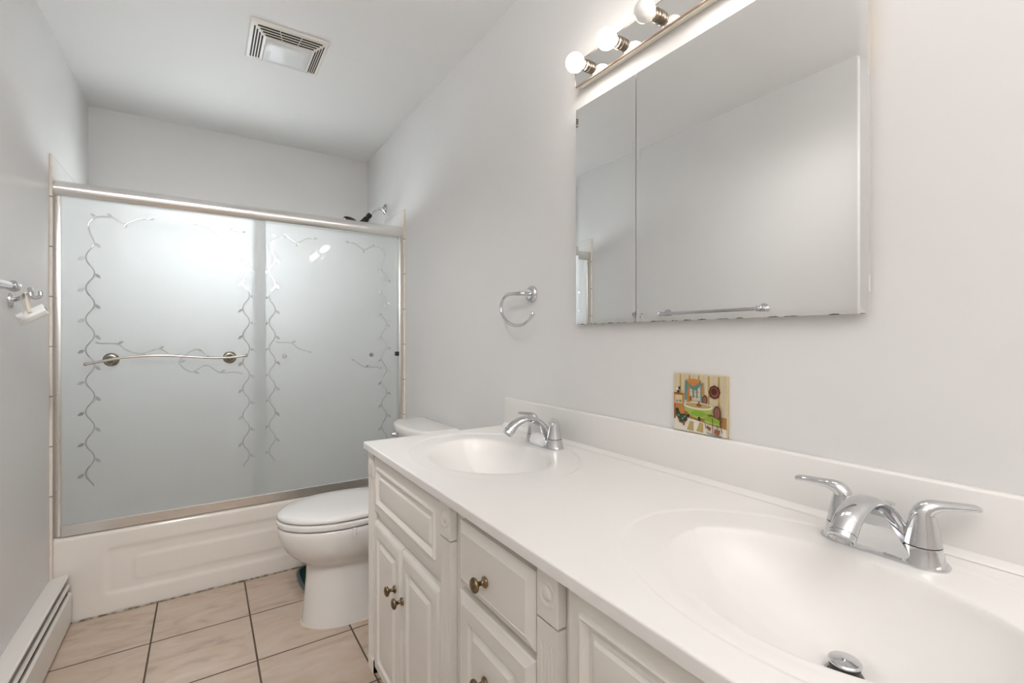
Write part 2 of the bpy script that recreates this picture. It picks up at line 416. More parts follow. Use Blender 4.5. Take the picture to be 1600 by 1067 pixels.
# deck and basin
def basin_ring(ins, z, n=64):
    cx, cy = 0.225, (YT + 0.085 + YB - 0.03) / 2; hx = (XR - XL) / 2 - 0.07 - ins; hy = (YB - 0.03 - YT - 0.085) / 2 - ins
    out = []
    for i in range(n):
        t = 2 * PI * i / n; c, s_ = math.cos(t), math.sin(t); e = 0.42
        out.append((cx + hx * math.copysign(abs(c) ** e, c), cy + hy * math.copysign(abs(s_) ** e, s_), z))
    return out
def rect_ring(n=64):
    out = []; cx, cy = 0.225, (YT + 0.10 + YB - 0.001) / 2; hx = (XR - XL) / 2 - 0.002; hy = (YB - 0.001 - YT - 0.10) / 2
    for i in range(n):
        t = 2 * PI * i / n; c, s_ = math.cos(t), math.sin(t); k = 1 / max(abs(c), abs(s_))
        out.append((cx + hx * c * k, cy + hy * s_ * k, 0.361))
    return out
b = MB(); b.loft([rect_ring(), basin_ring(0.0, 0.361), basin_ring(0.012, 0.35), basin_ring(0.05, 0.20), basin_ring(0.07, 0.09), basin_ring(0.12, 0.06)], cap0=False)
b.build('basin', M_TUB, tub, angle=60)

# ------------------------------------------------------------------ shower door frame
sd = empty('shower_door_frame', (0.225, YT + 0.04, 0.36), 'silver aluminium frame of the bathtub doors with a rounded header rail', 'door frame')
b = MB(); prof = []
for k in range(13):
    a = -PI / 2 + PI * k / 12; prof.append((YT + 0.022 - 0.026 * math.cos(a), 1.799 + 0.033 * math.sin(a)))
prof += [(YT + 0.085, 1.832), (YT + 0.085, 1.80), (YT + 0.083, 1.766)]
b.loft([[(x, y, z) for y, z in prof] for x in (XL + TT + 0.0005, XR - TT - 0.0005)]); b.build('header_rail', M_ALU, sd)
b = MB(); b.box(XL + TT + 0.0005, XL + 0.031, YT + 0.012, YT + 0.078, 0.3615, 1.768, 0.004); b.build('side_jamb', M_ALU, sd)
b = MB(); b.box(XR - 0.029, XR - TT - 0.0005, YT + 0.012, YT + 0.078, 0.3615, 1.768, 0.004)
b.build('side_jamb', M_ALU, sd)
b = MB(); tx0, tx1 = XL + 0.032, XR - 0.030
b.loft([[(x, y, z) for y, z in ((YT + 0.008, 0.3612), (YT + 0.008, 0.401), (YT + 0.011, 0.4045), (YT + 0.018, 0.4045), (YT + 0.0205, 0.4045), (YT + 0.0205, 0.385), (YT + 0.08, 0.385), (YT + 0.08, 0.3612))] for x in (tx0, tx1)])
b.build('bottom_track', M_ALU, sd, angle=25)
b = MB(); b.box(XR - 0.047, XR - 0.029, YT + 0.02, YT + 0.04, 1.08, 1.105, 0.003); b.build('bumper', M_BLACK, sd)

# ------------------------------------------------------------------ sliding frosted panels with clear vines
def wave(z_hi, z_lo, half, xa, first):
    pts = []; z = z_hi; s_ = first
    while z > z_lo:
        for k in range(6):
            c = math.cos(PI * k / 6); pts.append((xa * s_ * math.copysign(abs(c) ** 0.85, c), z - half * k / 6))
        s_ = -s_; z -= half
    return pts
TOP = [(0.19, 1.713), (0.162, 1.709), (0.122, 1.684), (0.098, 1.688), (0.073, 1.704), (0.054, 1.705), (0.019, 1.697), (-0.006, 1.657)]
BR_A = [(0.018, 1.166), (0.031, 1.160), (0.088, 1.157), (0.122, 1.129), (0.167, 1.113), (0.213, 1.128), (0.231, 1.133), (0.253, 1.125), (0.284, 1.094), (0.30, 1.075)]
BR_B = [(-0.014, 1.008), (-0.05, 1.017), (-0.110, 1.018), (-0.164, 1.054), (-0.216, 1.026), (-0.250, 1.041), (-0.268, 1.069), (-0.254, 1.097), (-0.203, 1.131), (-0.168, 1.104)]
def ribbon(pts, w):
    P = [Vector((p[0], p[1], 0)) for p in pts]; Lf, Rt = [], []
    for i, p in enumerate(P):
        t = (P[min(i + 1, len(P) - 1)] - P[max(i - 1, 0)]).normalized(); n = Vector((-t.y, t.x, 0))
        ww = w * (0.5 if i in (0, len(P) - 1) else 1)
        Lf.append(p + n * ww / 2); Rt.append(p - n * ww / 2)
    return Lf + Rt[::-1]
def leaf(base, d, ln, wd):
    d = Vector((d[0], d[1], 0)).normalized(); n = Vector((-d.y, d.x, 0)); p = Vector((base[0], base[1], 0)) + d * 0.0034
    L1 = [p + d * ln * t + n * wd / 2 * math.sin(PI * t ** 0.8) for t in np.linspace(0, 1, 7)]
    L2 = [p + d * ln * t - n * wd / 2 * math.sin(PI * t ** 0.8) for t in np.linspace(1, 0, 7)][1:-1]
    return L1 + L2
def vine_outlines(xc, mirror, branch):
    m = -1 if mirror else 1; outs = []
    col = TOP + wave(1.59, 0.56, 0.0655, 0.0140, 1)
    if not mirror: col = [(x if z < 1.65 else x, z) for x, z in col]
    if mirror and branch == 'B': pass
    raw = [(xc + m * x, z) for x, z in col]
    sm = [(v.x, v.y) for v in spline([(x, z, 0) for x, z in raw], 3)]
    outs.append(ribbon(sm, 0.0040))
    # leaves at the crests
    for i, (x, z) in enumerate(col):
        X = xc + m * x
        if i < len(TOP):
            if i in (0,): outs.append(leaf((X + m * 0.002, z), (m * 1, 0.15), 0.024, 0.009))
            elif i in (2, 4, 6): outs.append(leaf((X, z), (m * -0.75 if i != 2 else m * -0.3, 0.6 if i != 2 else -0.8), 0.020, 0.011))
            continue
        if (i - len(TOP)) % 6: continue
        s_ = 1 if x > 0 else -1
        outs.append(leaf((X + m * s_ * 0.001, z), (m * s_ * 0.75, -0.85 if s_ > 0 else -0.4), 0.026, 0.0120))
    return outs
def branch_outlines(xc, br, n, tip=True):
    P = [(xc + x, z) for x, z in br[:n]]
    sm = [(v.x, v.y) for v in spline([(x, z, 0) for x, z in P], 7)]
    outs = [ribbon(sm, 0.0040)]
    for k, (x, z) in enumerate(P):
        if k in (2, 4, 6, 8) and k < n - 1:
            outs.append(leaf((x, z), (0.9, 0.45 if k % 4 else -0.35), 0.024, 0.010))
    x, z = P[-1]
    if not tip: return outs
    d = Vector((P[-1][0] - P[-2][0], P[-1][1] - P[-2][1], 0)); outs.append(leaf((x, z), (d.x, d.y), 0.022, 0.009))
    return outs

from mathutils.geometry import delaunay_2d_cdt
def split_pane(rect, outs):
    vs = [Vector((p[0], p[1])) for p in rect]; n0 = len(vs); es = [(i, (i + 1) % n0) for i in range(n0)]; fs = []
    nxx = 12
    for k in range(1, nxx):                                     # a few inner points keep the triangles well shaped
        for q in range(1, 2 * nxx):
            vs.append(Vector((rect[0][0] + (rect[1][0] - rect[0][0]) * k / nxx + 0.00013 * q, rect[0][1] + (rect[2][1] - rect[0][1]) * q / (2 * nxx) + 0.00017 * k)))
    for o in outs:
        a = sum(o[i].x * o[(i + 1) % len(o)].y - o[(i + 1) % len(o)].x * o[i].y for i in range(len(o)))
        q = o if a > 0 else o[::-1]
        b0 = len(vs); vs += [Vector((p.x, p.y)) for p in q]; fs.append(list(range(b0, b0 + len(q))))
    r = delaunay_2d_cdt(vs, es, fs, 0, 1e-6)
    return r[0], [f for f, of in zip(r[2], r[5]) if not of], [f for f, of in zip(r[2], r[5]) if of]
def solid_sheet(verts, faces, half, y, shrink=0.0):
    used = sorted({i for f in faces for i in f}); cnt = {}
    for f in faces:
        for a, b_ in zip(f, f[1:] + f[:1]): cnt[(a, b_)] = cnt.get((a, b_), 0) + 1
    bnd = [(a, b_) for (a, b_) in cnt if (b_, a) not in cnt]
    P = {i: Vector((verts[i][0], verts[i][1])) for i in used}
    if shrink:
        nn = {}
        for a, b_ in bnd:
            t = (P[b_] - P[a]); n = Vector((-t.y, t.x)).normalized() if t.length > 1e-9 else Vector((0, 0))
            for k in (a, b_): nn[k] = nn.get(k, Vector((0, 0))) + n
        for k, n in nn.items():
            if n.length > 1e-6: P[k] = P[k] + n.normalized() * shrink
    ix = {i: k for k, i in enumerate(used)}; N = len(used)
    V = [(P[i].x, y - half, P[i].y) for i in used] + [(P[i].x, y + half, P[i].y) for i in used]
    F = [[ix[i] for i in f] for f in faces] + [[ix[i] + N for i in reversed(f)] for f in faces]
    F += [[ix[b_], ix[a], ix[a] + N, ix[b_] + N] for a, b_ in bnd]
    me = bpy.data.meshes.new('sheet'); me.from_pydata(V, [], F); me.update()
    if not shrink:
        xa, xb = min(v[0] for v in V), max(v[0] for v in V); za, zb_ = min(v[2] for v in V), max(v[2] for v in V)
        for p in me.polygons:
            c = p.center
            if abs(c.x - xa) < 1e-5 or abs(c.x - xb) < 1e-5 or abs(c.z - za) < 1e-5 or abs(c.z - zb_) < 1e-5: p.material_index = 1
    return me

def glass_panel(x0, x1, y, vines, label):
    root = empty('sliding_door_panel', ((x0 + x1) / 2, y, 0.40), label, 'shower door')
    off = root.location
    z0, z1 = 0.392, 1.775
    rect = [Vector((x0, z0, 0)), Vector((x1, z0, 0)), Vector((x1, z1, 0)), Vector((x0, z1, 0))]
    V2, f_pane, f_vine = split_pane(rect, vines)
    me = solid_sheet(V2, f_pane, 0.0025, y)
    for v in me.vertices: v.co -= off
    pane = link_mesh('glass_pane', me, [M_FROST, M_GEDGE], root, smooth=False)
    me = solid_sheet(V2, f_vine, 0.0022, y, 0.00012)
    for v in me.vertices: v.co -= off
    v = link_mesh('etched_vine', me, M_VINE, pane, smooth=False, label='clear trailing vine with leaves etched in the frosted glass')
    return root
PL = glass_panel(-0.497, 0.259, YT + 0.024, vine_outlines(-0.405, False, 'A') + branch_outlines(-0.405, BR_A, 9, False) + vine_outlines(0.173, True, 'B') + branch_outlines(0.173, BR_B, 10),
                 'left frosted glass sliding door with etched vines and a wavy towel bar')
PR = glass_panel(0.200, 0.948, YT + 0.055, vine_outlines(0.291, False, 'A') + branch_outlines(0.291, BR_A, 5) + vine_outlines(0.871, True, 'B') + branch_outlines(0.871, BR_B, 4),
                 'right frosted glass sliding door with etched vines and two small bolts')
# wavy towel bar on the left panel
yb = YT + 0.0215
b = MB(); yc = yb - 0.055
pts = spline([(-0.421, yc, 1.071), (-0.385, yc, 1.079), (-0.346, yc, 1.087), (-0.29, yc, 1.097), (-0.20, yc, 1.1035), (-0.12, yc, 1.101), (-0.03, yc, 1.093), (0.04, yc, 1.088), (0.10, yc, 1.088), (0.14, yc, 1.092), (0.174, yc, 1.0965)], 6)
pts = [(p.x * 0.975, p.y, 1.18 - (1.18 - p.z) * 0.975) for p in pts]
b.tube(pts, 0.0052, n=14)
for p in (pts[0], pts[-1]): b.lathe((p[0] - 0.008, p[1], p[2]), (1, 0, 0), [(0.0005, 0), (0.006, 0.002), (0.008, 0.007), (0.0065, 0.012), (0.001, 0.0155)], 16)
bar = b.build('towel_bar', M_NICKEL, PL)
for x in (-0.336, 0.103):
    b = MB(); b.lathe((x, yb, 1.0895), (0, -1, 0), [(0.026, 0), (0.0285, 0.003), (0.0285, 0.006), (0.023, 0.009), (0.021, 0.012), (0.0165, 0.013), (0.011, 0.02), (0.009, 0.034), (0.008, 0.055)], 32)
    b.build('bar_flange', M_BOLT, bar)
for x in (0.348, 0.796):
    b = MB(); b.lathe((x, YT + 0.0523, 1.088), (0, -1, 0), [(0.009, 0), (0.0105, 0.002), (0.0105, 0.009), (0.009, 0.0125), (0.001, 0.013)], 24)
    b.build('bolt', M_NICKEL if x < 0.5 else M_BOLT, PR)

# ------------------------------------------------------------------ shower head
sh = empty('shower_head', (XR, 2.99, 2.01), 'chrome arm with black shower head on the wall above the header rail', 'shower head')
b = MB(); b.lathe((XR - 0.0005, 2.98, 2.012), (-1, 0, 0), [(0.033, 0), (0.033, 0.003), (0.027, 0.009), (0.015, 0.014), (0.010, 0.018)], 28); b.build('wall_flange', M_CHROME, sh)
b = MB(); pts = spline([(XR - 0.012, 2.98, 2.012), (0.945, 2.985, 2.012), (0.915, 2.99, 2.002), (0.89, 2.995, 1.978), (0.876, 3.0, 1.962)], 6); b.tube(pts, 0.0095, n=16); b.build('shower_arm', M_CHROME, sh)
b = MB(); b.lathe((0.884, 2.998, 1.970), (-0.60, 0, -0.80), [(0.012, 0), (0.0165, 0.002), (0.0165, 0.024), (0.011, 0.027), (0.011, 0.033), (0.018, 0.036), (0.019, 0.055), (0.024, 0.085), (0.026, 0.10), (0.012, 0.115)], 24); b.build('ball_joint', M_BLACK, sh)
b = MB(); pts = spline([(0.822, 2.998, 1.888), (0.80, 2.99, 1.878), (0.785, 2.98, 1.885), (0.77, 2.975, 1.897)], 5); b.tube(pts, 0.014, n=14); b.build('neck', M_BLACK, sh)
b = MB(); b.lathe((0.755, 2.972, 1.912), (-0.30, -0.05, -0.95), [(0.012, -0.006), (0.036, -0.004), (0.043, 0.0), (0.043, 0.012), (0.038, 0.016), (0.002, 0.017)], 30); b.build('spray_face', M_BLACK, sh)

# ------------------------------------------------------------------ toilet
TY = 2.11
to = empty('toilet', (0.60, TY, 0), 'white two-piece toilet with closed lid between the bathtub and the vanity', 'toilet')
def egg(xf, xb, hw, z, n=48, p=2.25, wide=0.56):
    xc = xf + (xb - xf) * wide; out = []
    for i in range(n):
        t = 2 * PI * i / n; c, s_ = math.cos(t), math.sin(t)
        pw = 2.0 if c < 0 else p + 1.0
        cc = math.copysign(abs(c) ** (2 / pw), c); ss = math.copysign(abs(s_) ** (2 / (2.0 if c < 0 else p + 0.6)), s_)
        out.append((xc + (cc * (xc - xf) if c < 0 else cc * (xb - xc)), TY + hw * ss, z))
    return out
b = MB()
b.loft([egg(0.338, 0.66, 0.118, 0.0), egg(0.341, 0.655, 0.116, 0.03), egg(0.348, 0.64, 0.110, 0.10), egg(0.355, 0.63, 0.104, 0.18), egg(0.357, 0.63, 0.103, 0.235),
        egg(0.352, 0.635, 0.107, 0.250), egg(0.335, 0.645, 0.122, 0.262), egg(0.305, 0.66, 0.143, 0.285), egg(0.276, 0.67, 0.161, 0.318), egg(0.258, 0.68, 0.174, 0.355),
        egg(0.250, 0.685, 0.180, 0.39), egg(0.248, 0.685, 0.181, 0.409), egg(0.254, 0.68, 0.176, 0.4165)])
def rr(x0, x1, hw, z, r=0.03, cy=TY):
    out = []
    for cx_, cy_, a0 in ((x1 - r, cy + hw - r, 0), (x0 + r, cy + hw - r, 90), (x0 + r, cy - hw + r, 180), (x1 - r, cy - hw + r, 270)):
        for k in range(5):
            a = math.radians(a0 + k * 22.5); out.append((cx_ + r * math.cos(a), cy_ + r * math.sin(a), z))
    return out
b.loft([rr(0.60, 0.835, 0.105, 0.0), rr(0.60, 0.83, 0.10, 0.02), rr(0.60, 0.80, 0.070, 0.06), rr(0.60, 0.80, 0.065, 0.22), rr(0.60, 0.86, 0.10, 0.30), rr(0.60, 0.94, 0.15, 0.36), rr(0.60, 0.945, 0.155, 0.405, 0.04), rr(0.605, 0.94, 0.15, 0.412, 0.04)])
b.build('bowl', M_CERAM, to, angle=50)
b = MB(); b.loft([egg(0.272, 0.665, 0.154, 0.4167), egg(0.272, 0.665, 0.154, 0.4228), egg(0.247, 0.685, 0.181, 0.4236), egg(0.243, 0.69, 0.185, 0.431), egg(0.244, 0.69, 0.184, 0.442), egg(0.250, 0.68, 0.178, 0.4455)]); b.build('seat', M_SEAT, to, angle=50)
b = MB(); b.loft([egg(0.270, 0.67, 0.157, 0.4457), egg(0.270, 0.67, 0.157, 0.4522), egg(0.248, 0.69, 0.180, 0.4528), egg(0.245, 0.692, 0.183, 0.460), egg(0.249, 0.69, 0.179, 0.469), egg(0.268, 0.675, 0.160, 0.4755), egg(0.33, 0.62, 0.11, 0.480), egg(0.40, 0.55, 0.05, 0.4815)])
b.box(0.665, 0.715, TY - 0.10, TY + 0.10, 0.413, 0.455, 0.008)
b.build('seat_lid', M_SEAT, to, angle=50)
b = MB(); b.box(0.499, 0.513, 1.9225, 1.9350, 0.384, 0.421, 0.004); b.build('seat_clip', M_SEAT, to)
b = MB()
def tank(xf, xb, hw, z, bow=0.03):
    out = [];
    for t in np.linspace(-1, 1, 17): out.append((xf + bow * abs(t) ** 2.6, TY + hw * t, z))
    out += [(xf + bow + 0.02, TY + hw * 1.0, z), (xb, TY + hw, z), (xb, TY - hw, z), (xf + bow + 0.02, TY - hw, z)]
    return out
b.loft([tank(0.80, 0.95, 0.165, 0.405), tank(0.79, 0.955, 0.175, 0.45), tank(0.778, 0.957, 0.190, 0.732)]); b.build('tank', M_CERAM, to, angle=40)
b = MB(); LZ = 0.774
def lidr(o, z): return tank(0.758 + o, 0.962 - o * 0.4, 0.208 - o, z, 0.045)
b.loft([lidr(0.012, 0.7325), lidr(0.003, 0.738), lidr(0.0, 0.748), lidr(0.0, 0.764), lidr(0.003, 0.770), lidr(0.009, LZ - 0.001), lidr(0.025, LZ)]); b.build('tank_lid', M_CERAM, to, angle=40)
b = MB(); b.lathe((0.800, 2.245, 0.712), (-1, 0, 0), [(0.006, -0.01), (0.015, 0.010), (0.0155, 0.014), (0.014, 0.016), (0.0115, 0.024), (0.0085, 0.034), (0.002, 0.037)], 24); b.build('flush_lever', M_CHROME, to)
b = MB(); b.loft([egg(0.330, 0.845, 0.125, 0.0004), egg(0.334, 0.84, 0.1205, 0.006)]); b.build('base_caulk', mat('cream_caulk', (0.70, 0.62, 0.50), 0.6), to)

# bath mat tucked behind the toilet
b = MB()
def matr(ins, z):
    c = [(0.388, 2.40), (0.386, 2.50), (0.392, 2.565), (0.42, 2.60), (0.48, 2.607), (0.70, 2.61), (0.80, 2.60), (0.83, 2.55), (0.83, 2.38), (0.80, 2.335), (0.70, 2.325), (0.60, 2.32), (0.46, 2.31), (0.405, 2.32)]
    q = spline([(x, y, 0) for x, y in c], 4, True); cx, cy = 0.61, 2.465
    return [(cx + (p.x - cx) * (1 - ins / 0.22), cy + (p.y - cy) * (1 - ins / 0.14), z) for p in q]
mt = empty('bath_mat', (0.61, 2.465, 0), 'dark teal bath mat lying on the tiles behind the toilet base', 'bath mat')
b = MB(); b.loft([matr(0.010, 0.001), matr(0.0085, 0.014), matr(0.013, 0.019), matr(0.03, 0.018), matr(0.06, 0.02)]); b.build('pile', M_MAT, mt)
b = MB(); b.tube([tuple(p) for p in matr(0.004, 0.010)] + [matr(0.004, 0.010)[0]], 0.0075, n=10, round_end=False); b.build('binding', M_MATRIM, mt)

# ------------------------------------------------------------------ baseboard heater
he = empty('baseboard_heater', (XL, 1.9, 0), 'cream baseboard heater along the left wall ending at the bathtub', 'heater')
HY0, HY1 = JOG + 0.12, 2.612
def extr(bb, prof, y0=HY0, y1=HY1): bb.loft([[(x, y, z) for x, z in prof] for y in (y0, y1)])
b = MB(); extr(b, [(XL + 0.0005, 0.03), (XL + 0.0005, 0.203), (XL + 0.006, 0.206), (XL + 0.056, 0.212), (XL + 0.061, 0.209), (XL + 0.061, 0.203), (XL + 0.055, 0.2035), (XL + 0.010, 0.199), (XL + 0.010, 0.03)]); b.build('back_panel', M_HEATER, he, angle=25)
b = MB(); extr(b, [(XL + 0.030, 0.160), (XL + 0.054, 0.172), (XL + 0.0645, 0.170), (XL + 0.0645, 0.165), (XL + 0.054, 0.167), (XL + 0.030, 0.155)]); b.build('damper', M_HEATER, he, angle=25)
b = MB(); extr(b, [(XL + 0.050, 0.128), (XL + 0.055, 0.137), (XL + 0.061, 0.139), (XL + 0.066, 0.136), (XL + 0.069, 0.132), (XL + 0.069, 0.020), (XL + 0.060, 0.006), (XL + 0.055, 0.006), (XL + 0.063, 0.022), (XL + 0.063, 0.130), (XL + 0.058, 0.138)]); b.build('front_panel', M_HEATER, he, angle=25)
b = MB(); extr(b, [(XL + 0.012, 0.04), (XL + 0.012, 0.19), (XL + 0.018, 0.19), (XL + 0.030, 0.11), (XL + 0.050, 0.11), (XL + 0.050, 0.04)], HY0 + 0.01, HY1 - 0.01); b.build('fin_core_shade', M_DARKGAP, he, smooth=False)  # fins joined to a dark backing sheet painted for shade in the gaps
for y in (HY0 + 0.02, 1.8, HY1 - 0.03):
    b = MB(); b.box(XL + 0.011, XL + 0.0605, y, y + 0.006, 0.0002, 0.17); b.build('bracket', M_ALUDARK, he, smooth=False)

# ------------------------------------------------------------------ vanity cabinet
XF, XC = 0.437, 0.455            # front face of doors and pilasters, face frame
V0, V1 = -0.045, 1.515           # ends of the counter
va = empty('vanity_cabinet', (0.70, 0.735, 0), 'long white vanity cabinet with raised panels under the double sink counter', 'cabinet')
def cpanel(name, *a):
    bb = MB(); bb.box(*a); bb.build(name, M_CAB, va, smooth=False)
cpanel('face_frame', XC, XC + 0.019, V0 + 0.012, 1.503, 0.14, 0.8315)
cpanel('side_panel', XC + 0.0192, XR - 0.0005, 1.487, 1.503, 0.14, 0.8315); cpanel('side_panel', XC + 0.0192, XR - 0.0005, V0 + 0.012, V0 + 0.028, 0.14, 0.8315)
cpanel('floor_panel', XC + 0.0192, XR - 0.0005, V0 + 0.0285, 1.4865, 0.14, 0.156); cpanel('back_panel', XR - 0.007, XR - 0.0006, V0 + 0.0285, 1.4865, 0.1565, 0.8315)
cpanel('toe_kick', 0.515, 0.531, V0 + 0.012, 1.503, 0.0, 0.1398); cpanel('plinth_side', 0.5312, XR - 0.0005, 1.487, 1.503, 0.0, 0.1398)
def front(name, y0, y1, z0, z1, prof, xb=XC - 0.0006):
    bb = MB(); rings = []
    for ins, h in prof:
        x = xb - h
        rings.append([(x, y0 + ins, z0 + ins), (x, y1 - ins, z0 + ins), (x, y1 - ins, z1 - ins), (x, y0 + ins, z1 - ins)])
    bb.loft(rings); return bb.build(name, M_CAB, va, angle=20)
P_FALSE = [(0, 0), (0, 0.0115), (0.0025, 0.014), (0.026, 0.0145), (0.028, 0.019), (0.031, 0.0205), (0.034, 0.019), (0.041, 0.0110), (0.046, 0.0105), (0.049, 0.0125), (0.052, 0.0125), (0.056, 0.017), (0.060, 0.018)]
P_DOOR = [(0, 0), (0, 0.010), (0.004, 0.0135), (0.012, 0.0175), (0.016, 0.018), (0.038, 0.0182), (0.041, 0.0145), (0.045, 0.0105), (0.048, 0.0105), (0.051, 0.013), (0.055, 0.013), (0.064, 0.0185), (0.069, 0.019)]
P_SLAB = [(0, 0), (0, 0.0135), (0.003, 0.016), (0.016, 0.0205), (0.0185, 0.0222), (0.0195, 0.0215), (0.0215, 0.0215)]
P_PANEL = [(0, 0), (0, 0.0135), (0.003, 0.016), (0.016, 0.0205), (0.0185, 0.0222), (0.0195, 0.0215), (0.046, 0.0215), (0.0485, 0.018), (0.052, 0.0145), (0.056, 0.0145), (0.0585, 0.0165), (0.0685, 0.0225), (0.0715, 0.023)]
def knob(parent, y, z, x=None):
    bb = MB(); x = (XF - 0.0005) if x is None else x
    bb.lathe((x, y, z), (-1, 0, 0), [(0.0095, 0), (0.0105, 0.0015), (0.0098, 0.004), (0.006, 0.006), (0.0042, 0.010), (0.0045, 0.015), (0.008, 0.0185), (0.0125, 0.0205), (0.0138, 0.0235), (0.0128, 0.0265), (0.0085, 0.029), (0.001, 0.030)], 28)
    return bb.build('knob', M_BRASS, parent, angle=60, label='antique brass knob')
front('false_drawer', 0.963, 1.448, 0.650, 0.8165, P_FALSE)
DZ0, DZ1 = 0.165, 0.6195
d = front('door', 1.2085, 1.448, DZ0, DZ1, P_DOOR); knob(d, 1.2500, 0.496)
d = front('door', 0.963, 1.2045, DZ0, DZ1, P_DOOR); knob(d, 1.1930, 0.489)
d = front('drawer', 0.6035, 0.866, 0.6815, 0.8095, P_SLAB); knob(d, 0.7500, 0.7330, XC - 0.0222)
d = front('drawer', 0.6035, 0.866, 0.430, 0.6675, P_PANEL); knob(d, 0.7480, 0.5500, XC - 0.0232)
d = front('drawer', 0.6035, 0.866, 0.165, 0.418, P_PANEL); knob(d, 0.748, 0.291, XC - 0.0232)
front('false_drawer', 0.022, 0.524, 0.650, 0.8245, P_FALSE)
d = front('door', 0.274, 0.524, DZ0, DZ1, P_DOOR); knob(d, 0.312, 0.496)
d = front('door', 0.022, 0.270, DZ0, DZ1, P_DOOR); knob(d, 0.232, 0.489)
def pilaster(y0, y1):
    bb = MB(); zt, zb = 0.8312, 0.142; yc = (y0 + y1) / 2; zblk = 0.748
    def ring(z, fl):
        xs = XF + 0.0004; out = [(XC - 0.0006, y0, z)]; out.append((xs, y0, z))
        for k in range(4):
            c = yc + (k - 1.5) * 0.0085
            out += [(xs, c - 0.0028, z), (xs + (0.0028 if fl else 0), c, z), (xs, c + 0.0028, z)]
        out += [(xs, y1, z), (XC - 0.0006, y1, z)]
        return out
    bb.loft([ring(zb, 0), ring(0.205, 0), ring(0.215, 1), ring(0.705, 1), ring(0.715, 0), ring(zblk - 0.003, 0)])
    bb.box(XF - 0.0004, XC - 0.0006, y0, y1, zblk, zt, 0.0012, 1)
    bb.box(XF - 0.0005, XC - 0.0006, y0, y1, zb - 0.0015, 0.185, 0.0015, 1)
    p = bb.build('pilaster', M_CAB, va, angle=20)
    bb = MB(); bb.lathe((XF + 0.0002, yc, 0.791), (-1, 0, 0), [(0.0195, 0), (0.0188, 0.0020), (0.0168, 0.0022), (0.0145, 0.0002), (0.0115, 0.0003), (0.0090, 0.0022), (0.0045, 0.0034), (0.0005, 0.0036)], 36)
    bb.build('rosette', M_CAB, p, angle=60)
for y0, y1 in ((1.4525, 1.503), (0.9085, 0.9595), (0.5445, 0.5965), (V0 + 0.014, 0.019)): pilaster(y0, y1)

# ------------------------------------------------------------------ counter with two moulded basins
ZC = 0.852
ct = empty('countertop', (0.70, 0.735, ZC), 'white cultured marble counter with two oval basins and backsplash', 'countertop')
SINKS = (1.17, 0.30); DXC = 0.710
def depth(x, y):
    d = 0.0
    for yc in SINKS:
        dy = y - yc
        if abs(dy) > 0.34: continue
        ro = math.sqrt(((x - 0.695) / 0.222) ** 2 + (dy / 0.297) ** 2)
        d += 0.0022 * (1 - smooth01((ro - 0.965) / 0.035))
        d += 0.0016 * math.exp(-((ro - 0.985) / 0.010) ** 2)
        dx = x - 0.705; bx = 0.200 if dx < 0 else 0.122; yo = yc - 0.020
        r = math.sqrt((dx / bx) ** 2 + (dy / 0.212) ** 2)
        if r < 1.2:
            c = dx / bx / max(r, 1e-6); e = 0.68 + 0.87 * max(-c, 0) + 0.02 * max(c, 0)
            q = 0.112 * max(1 - r * r, 0) ** e if r < 1 else 0.0
            edge = 0.0035 * math.exp(-((r - 1.0) / 0.05) ** 2)          # rolled rim
            xd = math.hypot(x - DXC, y - yo)
            d += (q if q > edge else edge * 0.5 + q * 0.5) + 0.004 * (1 - smooth01((xd - 0.022) / 0.02))
    return d
step = 0.0035
xf0 = 0.424; rad = 0.0038
xs = list(np.arange(xf0 + rad, XR - 0.0005, step)) + [XR - 0.0005]
ys = list(np.arange(V0 + rad, V1 - rad, step)) + [V1 - rad]
nx, ny = len(xs), len(ys)
Vx = []; 
for y in ys:
    for x in xs: Vx.append((x, y, ZC - depth(x, y)))
Fq = [(j * nx + i, j * nx + i + 1, (j + 1) * nx + i + 1, (j + 1) * nx + i) for j in range(ny - 1) for i in range(nx - 1)]
# rounded edge and skirt: right end, front, left end as one strip
strip = [(i, 0, 0, -1) for i in range(nx - 1, 0, -1)] + [(0, 0, -0.7, -0.7)] + [(0, j, -1, 0) for j in range(1, ny - 1)] + [(0, ny - 1, -0.7, 0.7)] + [(i, ny - 1, 0, 1) for i in range(1, nx)]
prev = [j * nx + i for i, j, _, _ in strip]
for a, dz in [(22.5, None), (45, None), (67.5, None), (90, None), (90, 0.020), (80, 0.022)]:
    cur = []
    for i, j, ux, uy in strip:
        x, y, z = Vx[j * nx + i]
        if dz is None: o = rad * math.sin(math.radians(a)); zz = ZC - rad * (1 - math.cos(math.radians(a)))
        else: o = rad if a == 90 else -0.03; zz = ZC - dz
        cur.append(len(Vx)); Vx.append((x + ux * o, y + uy * o, zz))
    for k in range(len(cur) - 1): Fq.append((prev[k], prev[k + 1], cur[k + 1], cur[k]))
    prev = cur
me = bpy.data.meshes.new('slab'); me.from_pydata([(x - 0.70, y - 0.735, z - ZC) for x, y, z in Vx], [], Fq); me.update()
bm = bmesh.new(); bm.from_mesh(me); bmesh.ops.recalc_face_normals(bm, faces=bm.faces)
if sum(f.normal.z for f in bm.faces) < 0: bmesh.ops.reverse_faces(bm, faces=bm.faces)
bm.to_mesh(me); bm.free()
link_mesh('slab', me, M_COUNTER, ct, angle=60)
b = MB(); b.box(XR - 0.0205, XR - 0.0005, V0, V1, ZC + 0.0002, 0.957, 0.004, 3)
prof = [(XR - 0.020, ZC + 0.012), (XR - 0.024, ZC + 0.005), (XR - 0.031, ZC + 0.0005), (XR - 0.020, ZC + 0.0005)]
b.loft([[(x, y, z) for x, z in prof] for y in (V0 + 0.002, V1 - 0.002)]); b.build('backsplash', M_COUNTER, ct)
